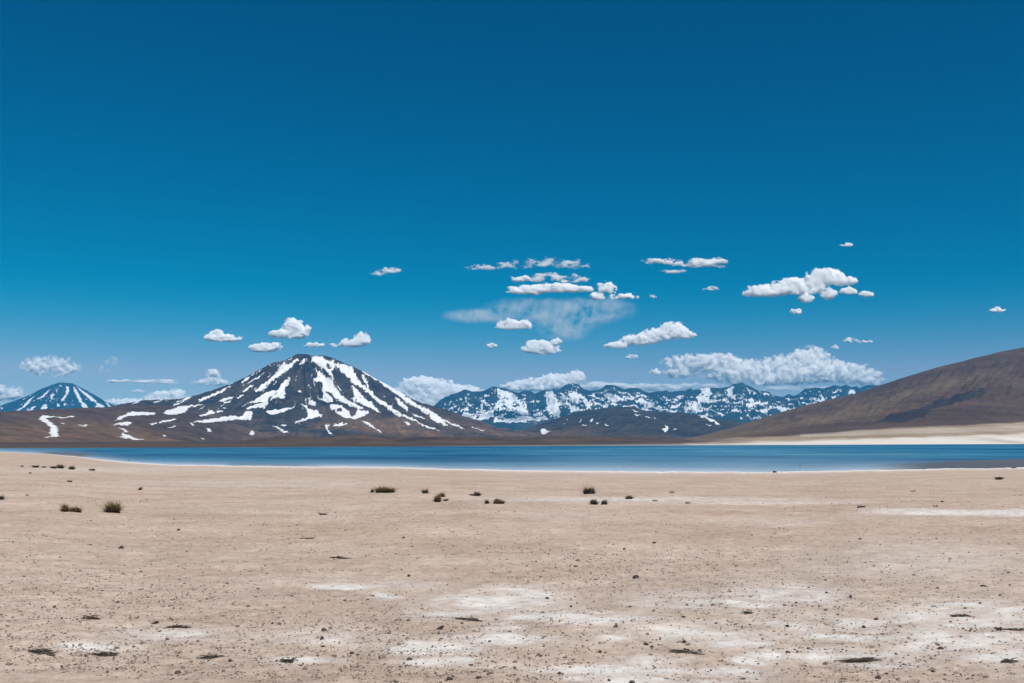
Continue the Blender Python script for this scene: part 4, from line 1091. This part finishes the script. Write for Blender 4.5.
# gravel nobody could count
def gravel():
    rs = np.random.RandomState(11)
    N = 215000
    row = HZ + 21 + (683 - HZ - 19) * rs.rand(N) ** .8
    pxx = rs.uniform(-420, 1444, N)
    d = EYE * F / (row - HZ - 19.5)
    ok = (d < 110) & (d > 5.5)
    pxx, d = pxx[ok], d[ok]
    x = (pxx - CX) / F * d
    cl = fbm(x * .45, d * .45, 4, 141) + .6 * fbm(x * .09, d * .09, 3, 142)
    rowp = EYE * F / d + 19.5 + HZ
    field = np.exp(-((pxx - 640) / 190) ** 2 - ((rowp - 563) / 22) ** 2) * .9 + .35 * np.exp(-((rowp - 640) / 40) ** 2) + .3 * np.exp(-((pxx - 180) / 160) ** 2 - ((rowp - 595) / 22) ** 2)
    keep = rs.rand(len(d)) < np.clip(.14 + .4 * cl + .6 * field, .03, .9) * .76 * (1 - .72 * salt_at(x, d, pxx, rowp))
    x, d = x[keep], d[keep]
    z = ground_z(x, d)[0]
    s = np.exp(rs.normal(math.log(.0056), .42, len(d))) * (.75 + d / 24)
    s = np.minimum(s, .030)
    m_ = len(d)
    v = ICO_V[None] * (1 + .25 * rs.normal(size=(m_, 12, 1)).clip(-1.4, 1.4))
    a = rs.uniform(0, 6.28, m_); ca, sa = np.cos(a)[:, None], np.sin(a)[:, None]
    sc_ = np.stack([rs.uniform(.8, 1.5, m_), rs.uniform(.7, 1.2, m_), rs.uniform(.45, .9, m_)], -1)
    v = v * sc_[:, None, :] * s[:, None, None]
    vx = v[..., 0] * ca - v[..., 1] * sa; vy = v[..., 0] * sa + v[..., 1] * ca
    v = np.stack([vx + x[:, None], vy + d[:, None], v[..., 2] + (z + s * .25)[:, None]], -1).reshape(-1, 3)
    f_ = (ICO_F[None] + (np.arange(m_) * 12)[:, None, None]).reshape(-1, 3)
    tone = np.repeat(np.clip(rs.beta(1.5, 1.7, m_), 0, 1), 12)
    t = NT("gravel")
    t.bsdf(t.mix(t.attr('tone'), (.05, .042, .04), (.40, .31, .25)), .92, .15)
    o = mesh_obj("gravel", v, f_, t.m, dict(tone=tone), smooth=False)
    tag(o, kind='stuff')


gravel()

# birds at the water
FEATHER = NT("dark_feathers"); FEATHER.bsdf(FEATHER.mix(FEATHER.ramp(FEATHER.noise(18, FEATHER.obj(), 3), .4, .6), (.012, .012, .014), (.03, .028, .03)), .7, .2); FEATHER = FEATHER.m


def bird_mesh(s, standing):
    """one continuous body: rings along the line tail - body - neck - head - bill, then two thin legs"""
    if standing:
        line = [(-.30, .42, .01), (-.22, .45, .035), (-.10, .50, .085), (.02, .55, .10), (.11, .62, .075), (.15, .70, .042), (.155, .78, .036), (.18, .85, .046), (.22, .86, .04), (.26, .85, .016), (.33, .835, .004)]
    else:
        line = [(-.34, .12, .01), (-.26, .10, .05), (-.12, .06, .10), (.02, .05, .11), (.13, .08, .085), (.18, .17, .045), (.19, .25, .04), (.21, .31, .05), (.25, .32, .042), (.29, .31, .018), (.37, .30, .005)]
    V, Fc = [], []
    nr = 10
    for i_, (lx, lz, r_) in enumerate(line):
        a0 = line[max(0, i_ - 1)]; a1 = line[min(len(line) - 1, i_ + 1)]
        tx, tz = a1[0] - a0[0], a1[1] - a0[1]; l_ = math.hypot(tx, tz) or 1
        nx, nz = -tz / l_, tx / l_
        for k_ in range(nr):
            a = k_ / nr * 2 * math.pi
            V.append(((lx + nx * r_ * math.cos(a)) * s, r_ * .85 * math.sin(a) * s, (lz + nz * r_ * math.cos(a)) * s))
    for i_ in range(len(line) - 1):
        for k_ in range(nr):
            k2 = (k_ + 1) % nr
            Fc.append((i_ * nr + k_, i_ * nr + k2, (i_ + 1) * nr + k2, (i_ + 1) * nr + k_))
    return V, Fc


def leg_mesh(s, side):
    V, Fc = [], []
    pts = [(-.01, .52, .03), (-.03, .28, .012), (.0, .02, .011), (.08, .0, .006)]
    for (lx, lz, r_) in pts:
        for k_ in range(6):
            a = k_ / 6 * 2 * math.pi
            V.append(((lx + r_ * math.cos(a)) * s, (side * .045 + r_ * math.sin(a)) * s, lz * s))
    for i_ in range(len(pts) - 1):
        for k_ in range(6):
            k2 = (k_ + 1) % 6
            Fc.append((i_ * 6 + k_, i_ * 6 + k2, (i_ + 1) * 6 + k2, (i_ + 1) * 6 + k_))
    return V, Fc


def bird(px, py, size, standing, rot, label):
    if standing: x, y, z = on_ground(px, py)
    else:
        y = DROP * F / (py - HZ); x = (px - CX) / F * y; z = LAKE
    e = bpy.data.objects.new("bird", None); col.objects.link(e); e.location = (x, y, z); e.rotation_euler = (0, 0, rot)
    tag(e, label, "bird", "dark birds at the lake")
    mesh_obj("body", *bird_mesh(size, standing), FEATHER, parent=e)
    if standing:
        for s_ in (-1, 1): mesh_obj("leg", *leg_mesh(size, s_), FEATHER, parent=e)


bird(451.3, 468.0, .95, True, 2.4, "dark upright bird standing at the white waterline, left of the centre")
bird(800, 466.2, .85, False, .3, "dark bird sitting on the pale water, right of the shore rock")
bird(128.5, 460.8, .9, False, 2.6, "dark bird sitting on the water near the left sand spit")
